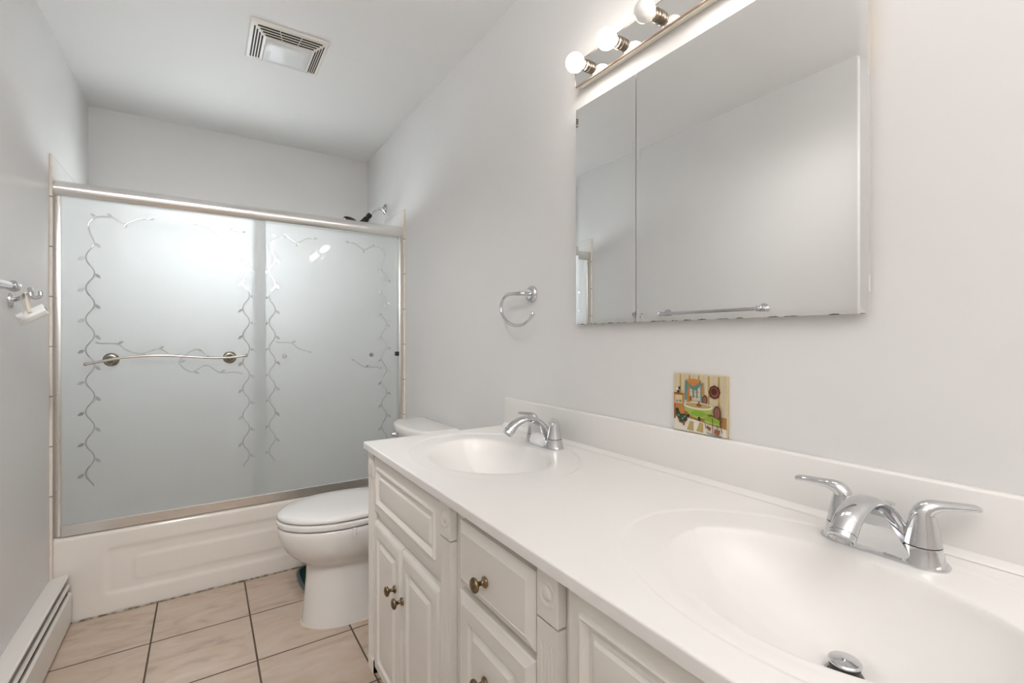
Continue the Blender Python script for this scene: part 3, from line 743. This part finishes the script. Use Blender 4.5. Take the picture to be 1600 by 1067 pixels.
for yc in SINKS:
    yc -= 0.020; zb = ZC - depth(DXC, yc)
    b = MB(); b.lathe((DXC, yc, zb + 0.001), (0, 0, 1), [(0.0225, -0.006), (0.0225, 0.0015), (0.020, 0.0025), (0.0165, 0.0005), (0.0165, -0.004)], 32)
    dr = b.build('drain', M_BOLT, ct)
    b = MB(); b.lathe((DXC, yc, zb), (0, 0, 1), [(0.0150, 0.013), (0.0180, 0.0155), (0.0192, 0.0170), (0.0192, 0.0188), (0.0178, 0.0205), (0.010, 0.0222), (0.001, 0.0228)], 32)
    b.build('stopper', [M_CHROME], dr)
    b = MB(); b.lathe((DXC, yc, zb), (0, 0, 1), [(0.0176, -0.003), (0.0176, 0.0155)], 32); b.build('stopper_gap_shade', M_BLACK, dr)  # black ring standing in for the shaded gap under the stopper

# ------------------------------------------------------------------ faucets
ZF = ZC - 0.0021
FX, FY = 0.885, 0.30
fa = empty('faucet', (FX, FY, ZF), 'chrome two-handle faucet at the near sink on the right', 'faucet', None)
b = MB()
def stad(hu, hv, z, n=40):
    out = []
    for i in range(n):
        t = 2 * PI * i / n; c, s_ = math.cos(t), math.sin(t)
        out.append((FX + hu * math.copysign(abs(c) ** 0.75, c), FY + hv * math.copysign(abs(s_) ** 0.55, s_), ZF + z))
    return out
b.loft([stad(0.0285, 0.083, 0.0002), stad(0.0285, 0.083, 0.003), stad(0.026, 0.080, 0.007), stad(0.024, 0.075, 0.010)])
for s_ in (-1, 1):
    b.lathe((FX, FY + s_ * 0.051, ZF + 0.004), (0, 0, 1), [(0.0285, 0), (0.0275, 0.004), (0.0245, 0.014), (0.0232, 0.0235)], 32)
b.build('base', M_CHROME, fa, angle=50)
# spout: broad foot that sweeps up into an arched nose
path = spline([(FX - 0.002, 0, 0.006), (FX - 0.001, 0, 0.030), (FX - 0.008, 0, 0.055), (FX - 0.026, 0, 0.076), (FX - 0.055, 0, 0.0865), (FX - 0.085, 0, 0.0845), (FX - 0.112, 0, 0.073), (FX - 0.130, 0, 0.055)], 6)
nP = len(path)
ra = np.interp(np.linspace(0, 1, nP), [0, 0.15, 0.3, 0.45, 0.6, 0.8, 0.95, 1], [0.020, 0.016, 0.0115, 0.0090, 0.0085, 0.0105, 0.0145, 0.0150])
rb = np.interp(np.linspace(0, 1, nP), [0, 0.15, 0.3, 0.45, 0.6, 0.8, 0.95, 1], [0.050, 0.042, 0.031, 0.0240, 0.0200, 0.0178, 0.0175, 0.0175])
b = MB(); b.tube([(p.x, FY, ZF + p.z) for p in path], [(float(x), float(y)) for x, y in zip(ra, rb)], n=28, upv=(1, 0, 0), round_end=False)
web = [(-0.0255, 0.047, 0.007), (-0.0245, 0.040, 0.020), (-0.026, 0.031, 0.036), (-0.032, 0.025, 0.052), (-0.044, 0.020, 0.068), (-0.060, 0.017, 0.079)]
b.loft([[(FX + u, FY - v, ZF + z), (FX + u, FY + v, ZF + z), (FX + u + 0.02, FY + v, ZF + z + 0.004), (FX + u + 0.02, FY - v, ZF + z + 0.004)] for u, v, z in web])
b.build('spout', M_CHROME, fa, angle=60)
b = MB(); e0, e1 = path[-2], path[-1]; dv = (e1 - e0).normalized()
b.lathe((e1.x, FY, ZF + e1.z), (dv.x, 0, dv.z), [(0.0142, 0.0), (0.0150, 0.001), (0.0150, 0.008), (0.0135, 0.0095), (0.0115, 0.005)], 28, sx=1.15); b.build('aerator', M_CHROME, fa)
for s_ in (-1, 1):
    b = MB(); hy = FY + s_ * 0.051
    b.lathe((FX, hy, ZF + 0.0292), (0, 0, 1), [(0.0232, 0), (0.0222, 0.004), (0.0195, 0.018), (0.0165, 0.033), (0.0145, 0.043)], 32)
    pts = spline([(FX, hy, ZF + 0.066), (FX, hy + s_ * 0.001, ZF + 0.074), (FX - 0.001, hy + s_ * 0.007, ZF + 0.0815), (FX - 0.002, hy + s_ * 0.020, ZF + 0.0855), (FX - 0.002, hy + s_ * 0.042, ZF + 0.0855), (FX - 0.002, hy + s_ * 0.065, ZF + 0.0845), (FX - 0.002, hy + s_ * 0.072, ZF + 0.083)], 5)
    n_ = len(pts); tt = np.linspace(0, 1, n_)
    r1 = np.interp(tt, [0, 0.2, 0.4, 0.55, 0.8, 1], [0.0145, 0.0130, 0.0100, 0.0065, 0.0048, 0.0040])
    r2 = np.interp(tt, [0, 0.2, 0.4, 0.55, 0.8, 1], [0.0145, 0.0135, 0.0120, 0.0105, 0.0098, 0.0075])
    b.tube([tuple(p) for p in pts], [(float(x), float(y)) for x, y in zip(r1, r2)], n=20, upv=(0, -s_, 0))
    hd = b.build('handle', M_CHROME, fa, angle=60)
    hd.data.transform(Matrix.Translation((0, -s_ * 0.051, 0))); hd.location = (0, s_ * 0.051, 0)
    if s_ < 0: RH = hd
    b = MB(); b.lathe((FX, hy, ZF + 0.0270), (0, 0, 1), [(0.0224, 0), (0.0224, 0.0022)], 32); b.build('seam_ring', M_SEAM, hd)
b = MB(); b.lathe((FX + 0.028, FY, ZF), (0, 0, 1), [(0.003, 0.004), (0.003, 0.062), (0.006, 0.064), (0.0095, 0.067), (0.0095, 0.069), (0.004, 0.071), (0.0005, 0.071)], 20); b.build('lift_rod', M_CHROME, fa)
f2 = copy_tree(fa); f2.location.y = 1.17
RH.rotation_euler.z = math.radians(48)                              # the right handles stand turned differently
for h in [q for q in COL.objects if q.parent == f2 and q.name.startswith('handle')]:
    if h.location.y < 0: h.rotation_euler.z = math.radians(-42)
    else: h.rotation_euler.z = math.radians(8)
f2['label'] = 'chrome two-handle faucet at the far sink near the toilet'

# ------------------------------------------------------------------ painted plaque on the backsplash ledge
def flatc(name, c): return mat(name, c, 0.22)
PM = {k: flatc('glaze_' + k, c) for k, c in dict(cream=(0.62, 0.52, 0.33), stripe=(0.42, 0.31, 0.12), tan=(0.36, 0.19, 0.06), orange=(0.50, 0.20, 0.045), rust=(0.27, 0.085, 0.025),
    teal=(0.13, 0.24, 0.22), white=(0.74, 0.70, 0.60), green=(0.36, 0.44, 0.08), lime=(0.22, 0.38, 0.035), maroon=(0.09, 0.022, 0.022), brown=(0.13, 0.045, 0.02), dark=(0.02, 0.02, 0.015), leaf=(0.03, 0.055, 0.02), rose=(0.28, 0.12, 0.09), pale=(0.55, 0.50, 0.36), shell=(0.60, 0.48, 0.28)).items()}
PK = list(PM); PX, PY0, PY1, PZ0, PZ1 = XR - 0.0075, 0.609, 0.751, 0.9578, 1.0955
pl = empty('painted_plaque', (XR - 0.006, 0.68, 0.9575), 'small square painted tile of a bathroom scene standing on the backsplash', 'plaque')
b = MB(); b.box(PX, XR - 0.0005, PY0, PY1, PZ0, PZ1, 0.0012); b.build('tile_body', PM['shell'], pl)
b = MB(); lay = [0]
def pp(pts, m, dl=1):
    lay[0] += dl; x = PX - 0.00006 * lay[0]
    b.add([(x, PY1 + (PY0 - PY1) * s_, PZ0 + (PZ1 - PZ0) * t) for s_, t in pts], [tuple(range(len(pts)))], PK.index(m))
def rect(s0, t0, s1, t1, m): pp([(s0, t0), (s1, t0), (s1, t1), (s0, t1)], m)
def ell(cx, cy, rx, ry, m, n=20, a0=0, a1=360): pp([(cx + rx * math.cos(math.radians(a0 + (a1 - a0) * i / n)), cy + ry * math.sin(math.radians(a0 + (a1 - a0) * i / n))) for i in range(n + (a1 - a0 < 360))], m)
def stroke(pts, w, m):
    q = ribbon(pts, w); pp([(p.x, p.y) for p in q], m)
rect(0.012, 0.012, 0.988, 0.988, 'cream')
for k in range(11): rect(0.03 + k * 0.09, 0.30, 0.062 + k * 0.09, 0.985, 'stripe' if k % 2 else 'pale')
rect(0.012, 0.012, 0.988, 0.29, 'white'); pp([(0.012, 0.22), (0.30, 0.24), (0.60, 0.20), (0.988, 0.14), (0.988, 0.33), (0.012, 0.36)], 'tan')
for s0 in (0.30, 0.48): pp([(s0 - 0.03, 0.04), (s0 + 0.10, 0.03), (s0 + 0.10, 0.19), (s0 + 0.03, 0.20)], 'stripe')
pp([(0.03, 0.06), (0.26, 0.05), (0.28, 0.20), (0.03, 0.24)], 'white')
rect(0.33, 0.50, 0.53, 0.84, 'pale'); rect(0.38, 0.60, 0.41, 0.76, 'teal'); rect(0.45, 0.60, 0.475, 0.76, 'teal')
for tt_ in (0.55, 0.62, 0.70, 0.78): rect(0.34, tt_, 0.52, tt_ + 0.006, 'rose')
pp([(0.27, 0.52), (0.33, 0.52), (0.31, 0.70), (0.335, 0.86), (0.275, 0.86)], 'orange'); pp([(0.23, 0.55), (0.27, 0.55), (0.29, 0.78), (0.275, 0.90), (0.235, 0.88)], 'teal')
pp([(0.53, 0.50), (0.585, 0.50), (0.555, 0.72), (0.565, 0.86), (0.53, 0.86)], 'teal'); pp([(0.565, 0.66), (0.60, 0.68), (0.59, 0.86), (0.565, 0.88)], 'orange')
pp([(0.25, 0.90), (0.31, 0.79), (0.38, 0.73), (0.45, 0.73), (0.52, 0.80), (0.55, 0.90), (0.40, 0.92)], 'teal'); pp([(0.255, 0.905), (0.32, 0.83), (0.40, 0.79), (0.48, 0.84), (0.545, 0.905), (0.40, 0.925)], 'orange')
ell(0.785, 0.73, 0.105, 0.115, 'maroon', 8); ell(0.785, 0.73, 0.078, 0.088, 'rust', 8); ell(0.78, 0.74, 0.055, 0.06, 'maroon', 10)
rect(0.02, 0.46, 0.205, 0.65, 'orange'); rect(0.015, 0.635, 0.215, 0.66, 'rust'); rect(0.04, 0.48, 0.185, 0.62, 'shell'); rect(0.06, 0.50, 0.10, 0.53, 'teal'); rect(0.12, 0.50, 0.17, 0.54, 'teal')
pp([(0.02, 0.26), (0.24, 0.28), (0.21, 0.46), (0.02, 0.46)], 'orange'); rect(0.02, 0.20, 0.05, 0.46, 'rust')
ell(0.10, 0.73, 0.038, 0.03, 'white'); ell(0.125, 0.745, 0.022, 0.03, 'maroon'); rect(0.085, 0.66, 0.125, 0.71, 'leaf')
ell(0.35, 0.585, 0.024, 0.045, 'rust'); ell(0.615, 0.585, 0.048, 0.085, 'brown'); ell(0.615, 0.585, 0.030, 0.06, 'rose')
ell(0.50, 0.46, 0.255, 0.20, 'green', 24, 180, 360); pp([(0.27, 0.46), (0.73, 0.46), (0.70, 0.40), (0.30, 0.41)], 'green')
ell(0.50, 0.345, 0.14, 0.05, 'lime'); ell(0.49, 0.47, 0.275, 0.062, 'white', 28); ell(0.49, 0.478, 0.245, 0.042, 'stripe', 28); ell(0.51, 0.485, 0.05, 0.028, 'rust'); rect(0.495, 0.50, 0.525, 0.55, 'rust')
ell(0.31, 0.285, 0.022, 0.025, 'dark'); ell(0.515, 0.255, 0.022, 0.04, 'dark')
for cx, cy, r in ((0.10, 0.30, 0.045), (0.15, 0.24, 0.06), (0.22, 0.25, 0.055), (0.09, 0.36, 0.035), (0.18, 0.19, 0.05), (0.25, 0.22, 0.04)): ell(cx, cy, r, r * 1.05, 'leaf', 9)
for cx, cy in ((0.12, 0.27), (0.20, 0.22), (0.24, 0.26)): ell(cx, cy, 0.018, 0.02, 'teal', 8)
pp([(0.19, 0.17), (0.25, 0.18), (0.235, 0.10), (0.21, 0.10)], 'rust'); pp([(0.10, 0.22), (0.15, 0.20), (0.14, 0.13)], 'rust')
ell(0.84, 0.39, 0.068, 0.125, 'brown', 20); ell(0.84, 0.395, 0.042, 0.09, 'rose', 18); stroke([(0.84, 0.29), (0.84, 0.49)], 0.014, 'brown')
pp([(0.62, 0.23), (0.88, 0.22), (0.90, 0.28), (0.74, 0.33), (0.62, 0.29)], 'lime'); pp([(0.62, 0.21), (0.88, 0.185), (0.885, 0.215), (0.75, 0.235), (0.62, 0.245)], 'green')
for q in ([(0.63, 0.22), (0.64, 0.12)], [(0.76, 0.30), (0.77, 0.05)], [(0.885, 0.30), (0.93, 0.08)], [(0.66, 0.345), (0.78, 0.34)], [(0.845, 0.20), (0.85, 0.13)], [(0.90, 0.38), (0.91, 0.24)]): stroke(q, 0.024, 'brown')
pp([(0.65, 0.13), (0.72, 0.08), (0.74, 0.14), (0.66, 0.17)], 'rust'); pp([(0.79, 0.06), (0.88, 0.04), (0.90, 0.12), (0.80, 0.13)], 'rust')
sq = [(0.65 + 0.0125 * i, 0.05 - 0.0012 * i + 0.014 * math.sin(i * 1.9) * (1 if i % 5 else 0.2)) for i in range(23)]
stroke(sq, 0.010, 'dark')
o = b.build('painted_scene', [PM[k] for k in PK], pl, smooth=False)

# ------------------------------------------------------------------ mirror cabinet
MX = 0.953
mc = empty('mirror_cabinet', (XR, 0.72, 1.22), 'wide frameless mirror with a narrow and a wide door over the counter', 'mirror')
b = MB(); b.box(0.9585, XR - 0.0005, 0.352, 1.092, 1.235, 1.872); b.build('cabinet_shell', M_TAN, mc, smooth=False)
b = MB(); b.box(0.9590, XR - 0.0006, 0.3475, 0.3515, 1.655, 1.872); b.build('edge_strip', M_GOLD, mc, smooth=False)
b = MB(); b.box(0.9590, 0.9680, 0.3425, 0.3518, 1.262, 1.292, 0.001); b.build('hinge', M_WHITEPL, mc, smooth=False)
def mirror_door(y0, y1, z0=1.2235, z1=1.879):
    bb = MB(); bv = 0.012; dx = 0.0006
    R = [[(MX + 0.005, y0, z0), (MX + 0.005, y1, z0), (MX + 0.005, y1, z1), (MX + 0.005, y0, z1)],
         [(MX + dx, y0, z0), (MX + dx, y1, z0), (MX + dx, y1, z1), (MX + dx, y0, z1)],
         [(MX, y0 + bv, z0 + bv), (MX, y1 - bv, z0 + bv), (MX, y1 - bv, z1 - bv), (MX, y0 + bv, z1 - bv)]]
    bb.loft(R)
    y = y0 + 0.004                                   # black spots where the silvering has failed along the lower edge
    while y < y1 - 0.02:
        w = random.uniform(0.004, 0.03); h = random.uniform(0.0006, 0.0026)
        if random.random() < 0.62:
            n = 6; top = [(MX + dx - 0.0003, y + w * i / n, z0 + h * (0.4 + 0.6 * random.random()) * math.sin(PI * (i + 0.3) / (n + 0.6))) for i in range(n + 1)]
            bb.add([(MX + dx - 0.0003, y, z0 - 0.0004)] + top + [(MX + dx - 0.0003, y + w, z0 - 0.0004)], [tuple(range(n + 3))], 1)
        y += w + random.uniform(0.0, 0.02)
    bb.build('mirror_door', [M_MIRROR, M_DARKGAP], mc, smooth=False)
mirror_door(0.8605, 1.099); mirror_door(0.3405, 0.8585)

# ------------------------------------------------------------------ light bar with six globe bulbs
lb = empty('vanity_light_bar', (XR, 0.718, 1.978), 'mirrored vanity light bar with round bulbs above the mirror cabinet, third bulb unlit', 'lamp')
LZ0, LZ1, LY0, LY1 = 1.9425, 2.0145, 0.342, 1.092
b = MB(); b.box(0.948, XR - 0.0005, LY0 + 0.003, LY1 - 0.003, LZ0 + 0.003, LZ1 - 0.003, 0.003)
b.box(0.9505, 0.957, LY0 + 0.003, LY1 - 0.003, LZ0 - 0.001, LZ0 + 0.004, 0.001); b.build('housing', mat('cream_enamel', (0.80, 0.76, 0.68), 0.3), lb)
b = MB(); b.box(0.9445, 0.9478, LY0, LY1, LZ0, LZ1, 0.0006); b.build('mirror_plate', M_MIRROR, lb, smooth=False)
b = MB()
for z in (LZ0, LZ1): b.box(0.9440, 0.9482, LY0 - 0.0006, LY1 + 0.0006, z - 0.0008, z + 0.0008)
for y in (LY0, LY1): b.box(0.9440, 0.9482, y - 0.0008, y + 0.0008, LZ0, LZ1)
b.build('plate_edging', mat('copper_edge', (0.45, 0.30, 0.22), 0.35, 1.0), lb, smooth=False)
for i in range(6):
    y = 1.032 - 0.1275 * i; z = 1.978
    b = MB(); b.lathe((0.9440, y, z), (-1, 0, 0), [(0.0155, 0), (0.0165, 0.001), (0.0165, 0.005), (0.0140, 0.006), (0.0140, 0.010), (0.0160, 0.0115), (0.0160, 0.0155), (0.0135, 0.0165), (0.0125, 0.022)], 28)
    so = b.build('socket', M_SOCKET, lb)
    b = MB(); R = 0.0265; pr = [(0.0105, 0.0225), (0.0120, 0.0265)]
    for k in range(14):
        a = math.radians(152 - k * 152 / 13); pr.append((R * math.sin(a), 0.0525 - R * math.cos(a) * -1 if False else 0.0525 - R * math.cos(PI - a) * -1 if False else 0.0525 + R * math.cos(a) * -1 * -1))
    pr = [(0.0105, 0.0225), (0.0118, 0.0270)] + [(max(R * math.sin(math.radians(t)), 1e-4), 0.0525 - R * math.cos(math.radians(t))) for t in np.linspace(27, 180, 18)]
    b.lathe((0.9440, y, z), (-1, 0, -0.10), pr, 32)
    b.build('bulb', M_BULBOFF if i == 2 else M_BULBON, so, angle=60, label='unlit white globe bulb' if i == 2 else None)

# ------------------------------------------------------------------ towel ring on the right wall
tr = empty('towel_ring', (XR, 1.362, 1.336), 'chrome open towel ring on the right wall beside the mirror cabinet', 'towel ring')
b = MB(); b.lathe((XR - 0.0005, 1.356, 1.337), (-1, 0, 0), [(0.030, 0), (0.030, 0.004), (0.0275, 0.010), (0.024, 0.0135), (0.012, 0.0145)], 32); b.build('wall_plate', M_CHROME, tr, angle=50)
b = MB(); b.tube(spline([(XR - 0.012, 1.356, 1.3375), (0.945, 1.357, 1.3375), (0.930, 1.364, 1.338), (0.925, 1.385, 1.3390)], 5), [0.0075] * 16, n=16); b.build('post', M_CHROME, tr)
pts = spline([(0.925, 1.380, 1.3390), (0.925, 1.413, 1.3405), (0.925, 1.448, 1.3400), (0.925, 1.472, 1.329), (0.925, 1.488, 1.303), (0.925, 1.482, 1.273), (0.925, 1.456, 1.248), (0.925, 1.418, 1.231), (0.925, 1.380, 1.226), (0.925, 1.340, 1.231), (0.925, 1.306, 1.246), (0.925, 1.284, 1.265)], 6)
b = MB(); b.tube([tuple(p) for p in pts], 0.0062, n=16, upv=(1, 0, 0)); b.build('open_ring', M_CHROME, tr)

# ------------------------------------------------------------------ towel bar on the left wall
tb = empty('towel_bar', (XL, 1.63, 1.333), 'straight chrome towel bar on the left wall, seen in the mirror', 'towel bar')
b = MB(); b.lathe((-0.465, 1.297, 1.333), (0, 1, 0), [(0.0095, 0), (0.0095, 0.648)], 20); b.build('rod', M_CHROME, tb)
for y, s_ in ((1.93, 1), (1.325, -1)):
    b = MB(); b.lathe((XL + 0.0005, y, 1.333), (1, 0, 0), [(0.030, 0), (0.030, 0.004), (0.025, 0.007), (0.023, 0.011), (0.015, 0.014), (0.0105, 0.020), (0.010, 0.045), (0.013, 0.050), (0.013, 0.070), (0.008, 0.074)], 30)
    b.lathe((-0.465, y + s_ * 0.010, 1.333), (0, s_, 0), [(0.012, 0), (0.0165, 0.003), (0.0165, 0.009), (0.0135, 0.012), (0.010, 0.014), (0.0105, 0.018), (0.008, 0.022), (0.001, 0.024)], 24)
    b.build('bracket', M_CHROME, tb, angle=50)

# ------------------------------------------------------------------ robe hook and the little white case hanging from it
rh = empty('robe_hook', (XL, 2.150, 1.302), 'chrome robe hook on the left wall past the towel bar', 'hook')
b = MB(); b.lathe((XL + 0.0005, 2.150, 1.302), (1, 0, 0), [(0.025, 0), (0.025, 0.004), (0.021, 0.010), (0.010, 0.013)], 28, sx=0.62); b.build('wall_plate', M_CHROME, rh, angle=50)
b = MB(); b.tube(spline([(XL + 0.008, 2.150, 1.304), (-0.50, 2.135, 1.308), (-0.478, 2.105, 1.316), (-0.462, 2.085, 1.322)], 5), 0.0068, n=14); b.build('stem', M_CHROME, rh)
b = MB(); b.tube(spline([(-0.462, 2.088, 1.338), (-0.460, 2.083, 1.325), (-0.458, 2.080, 1.312)], 5), [(0.0095, 0.0075)] * 11, n=16, upv=(0, 1, 0))
b.tube(spline([(-0.458, 2.080, 1.314), (-0.450, 2.085, 1.309), (-0.442, 2.092, 1.314), (-0.439, 2.096, 1.325), (-0.442, 2.096, 1.332)], 5), 0.0062, n=12); b.build('prong', M_CHROME, rh, angle=50)
hb = empty('hanging_case', (-0.47, 2.09, 1.25), 'small white plastic case hanging by a strap from the robe hook', 'case')
ax = Vector((0.078, 0.0, 0.050)).normalized(); sd_ = Vector((0.25, -0.62, -0.55)); sd_ = (sd_ - ax * sd_.dot(ax)).normalized(); nn = ax.cross(sd_)
Mx = Matrix((ax, sd_, nn)).transposed().to_4x4(); Mx.translation = Vector((-0.461, 2.105, 1.257))
b = MB(); b.box(-0.037, 0.037, -0.019, 0.019, -0.011, 0.011, 0.004, 3, M=Mx); b.build('case_body', M_WHITEPL, hb)
b = MB(); b.box(0.0368, 0.0376, -0.010, 0.010, -0.004, 0.004, M=Mx); b.build('slot', M_BLACK, hb, smooth=False)
b = MB(); P = [(-0.478, 2.094, 1.262), (-0.484, 2.094, 1.292), (-0.483, 2.095, 1.318), (-0.476, 2.093, 1.3265), (-0.470, 2.090, 1.322), (-0.467, 2.088, 1.29), (-0.462, 2.086, 1.264)]
b.tube([tuple(p) for p in spline(P, 5)], [(0.0012, 0.0055)] * 31, n=10, upv=(1, 0, 0)); b.build('strap', mat('cream_strap', (0.66, 0.60, 0.50), 0.6), hb)

# ------------------------------------------------------------------ ceiling exhaust fan
ev = empty('ceiling_vent', (0.30, 2.25, HC), 'white square exhaust fan grille with a smooth lens panel on the ceiling', 'vent')
EX0, EX1, EY0, EY1 = 0.152, 0.448, 2.098, 2.392
def er(ins, z): return [(EX0 + ins, EY0 + ins, z), (EX1 - ins, EY0 + ins, z), (EX1 - ins, EY1 - ins, z), (EX0 + ins, EY1 - ins, z)]
b = MB(); b.loft([er(0.0, HC - 0.0002), er(0.0, HC - 0.006), er(0.004, HC - 0.009), er(0.012, HC - 0.011), er(0.052, HC - 0.030), er(0.058, HC - 0.030)], cap0=True)
b.build('grille', M_PLASTIC, ev, angle=20)
def on_slope(t): ins = 0.012 + 0.040 * t; return ins, HC - 0.011 - 0.019 * t
b = MB()
for k in range(4):
    t0 = 0.07 + k * 0.245; t1 = t0 + 0.145
    i0, z0 = on_slope(t0); i1, z1 = on_slope(t1); e = 0.0004
    for side in range(4):
        lo, hi = (EX0, EX1) if side in (0, 2) else (EY0, EY1)
        nseg = 3 if side in (0, 2) else 1
        a0, a1 = lo + i0 + 0.012, hi - i0 - 0.012
        for q in range(nseg):
            u0 = a0 + (a1 - a0) * q / nseg + (0.0015 if q else 0); u1 = a0 + (a1 - a0) * (q + 1) / nseg - (0.0015 if q < nseg - 1 else 0)
            if side == 0: v = [(u0, EY0 + i0, z0 - e), (u1, EY0 + i0, z0 - e), (u1, EY0 + i1, z1 - e), (u0, EY0 + i1, z1 - e)]
            elif side == 2: v = [(u0, EY1 - i0, z0 - e), (u1, EY1 - i0, z0 - e), (u1, EY1 - i1, z1 - e), (u0, EY1 - i1, z1 - e)]
            elif side == 1: v = [(EX0 + i0, u0, z0 - e), (EX0 + i0, u1, z0 - e), (EX0 + i1, u1, z1 - e), (EX0 + i1, u0, z1 - e)]
            else: v = [(EX1 - i0, u0, z0 - e), (EX1 - i0, u1, z0 - e), (EX1 - i1, u1, z1 - e), (EX1 - i1, u0, z1 - e)]
            b.add(v, [(0, 1, 2, 3)])
b.build('slots', M_DARKGAP, ev, smooth=False, label='dark slots of the grille')
b = MB(); b.loft([er(0.060, HC - 0.029), er(0.060, HC - 0.036), er(0.063, HC - 0.0385), er(0.090, HC - 0.040)], cap0=True); b.build('lens', M_LENS, ev, angle=40)
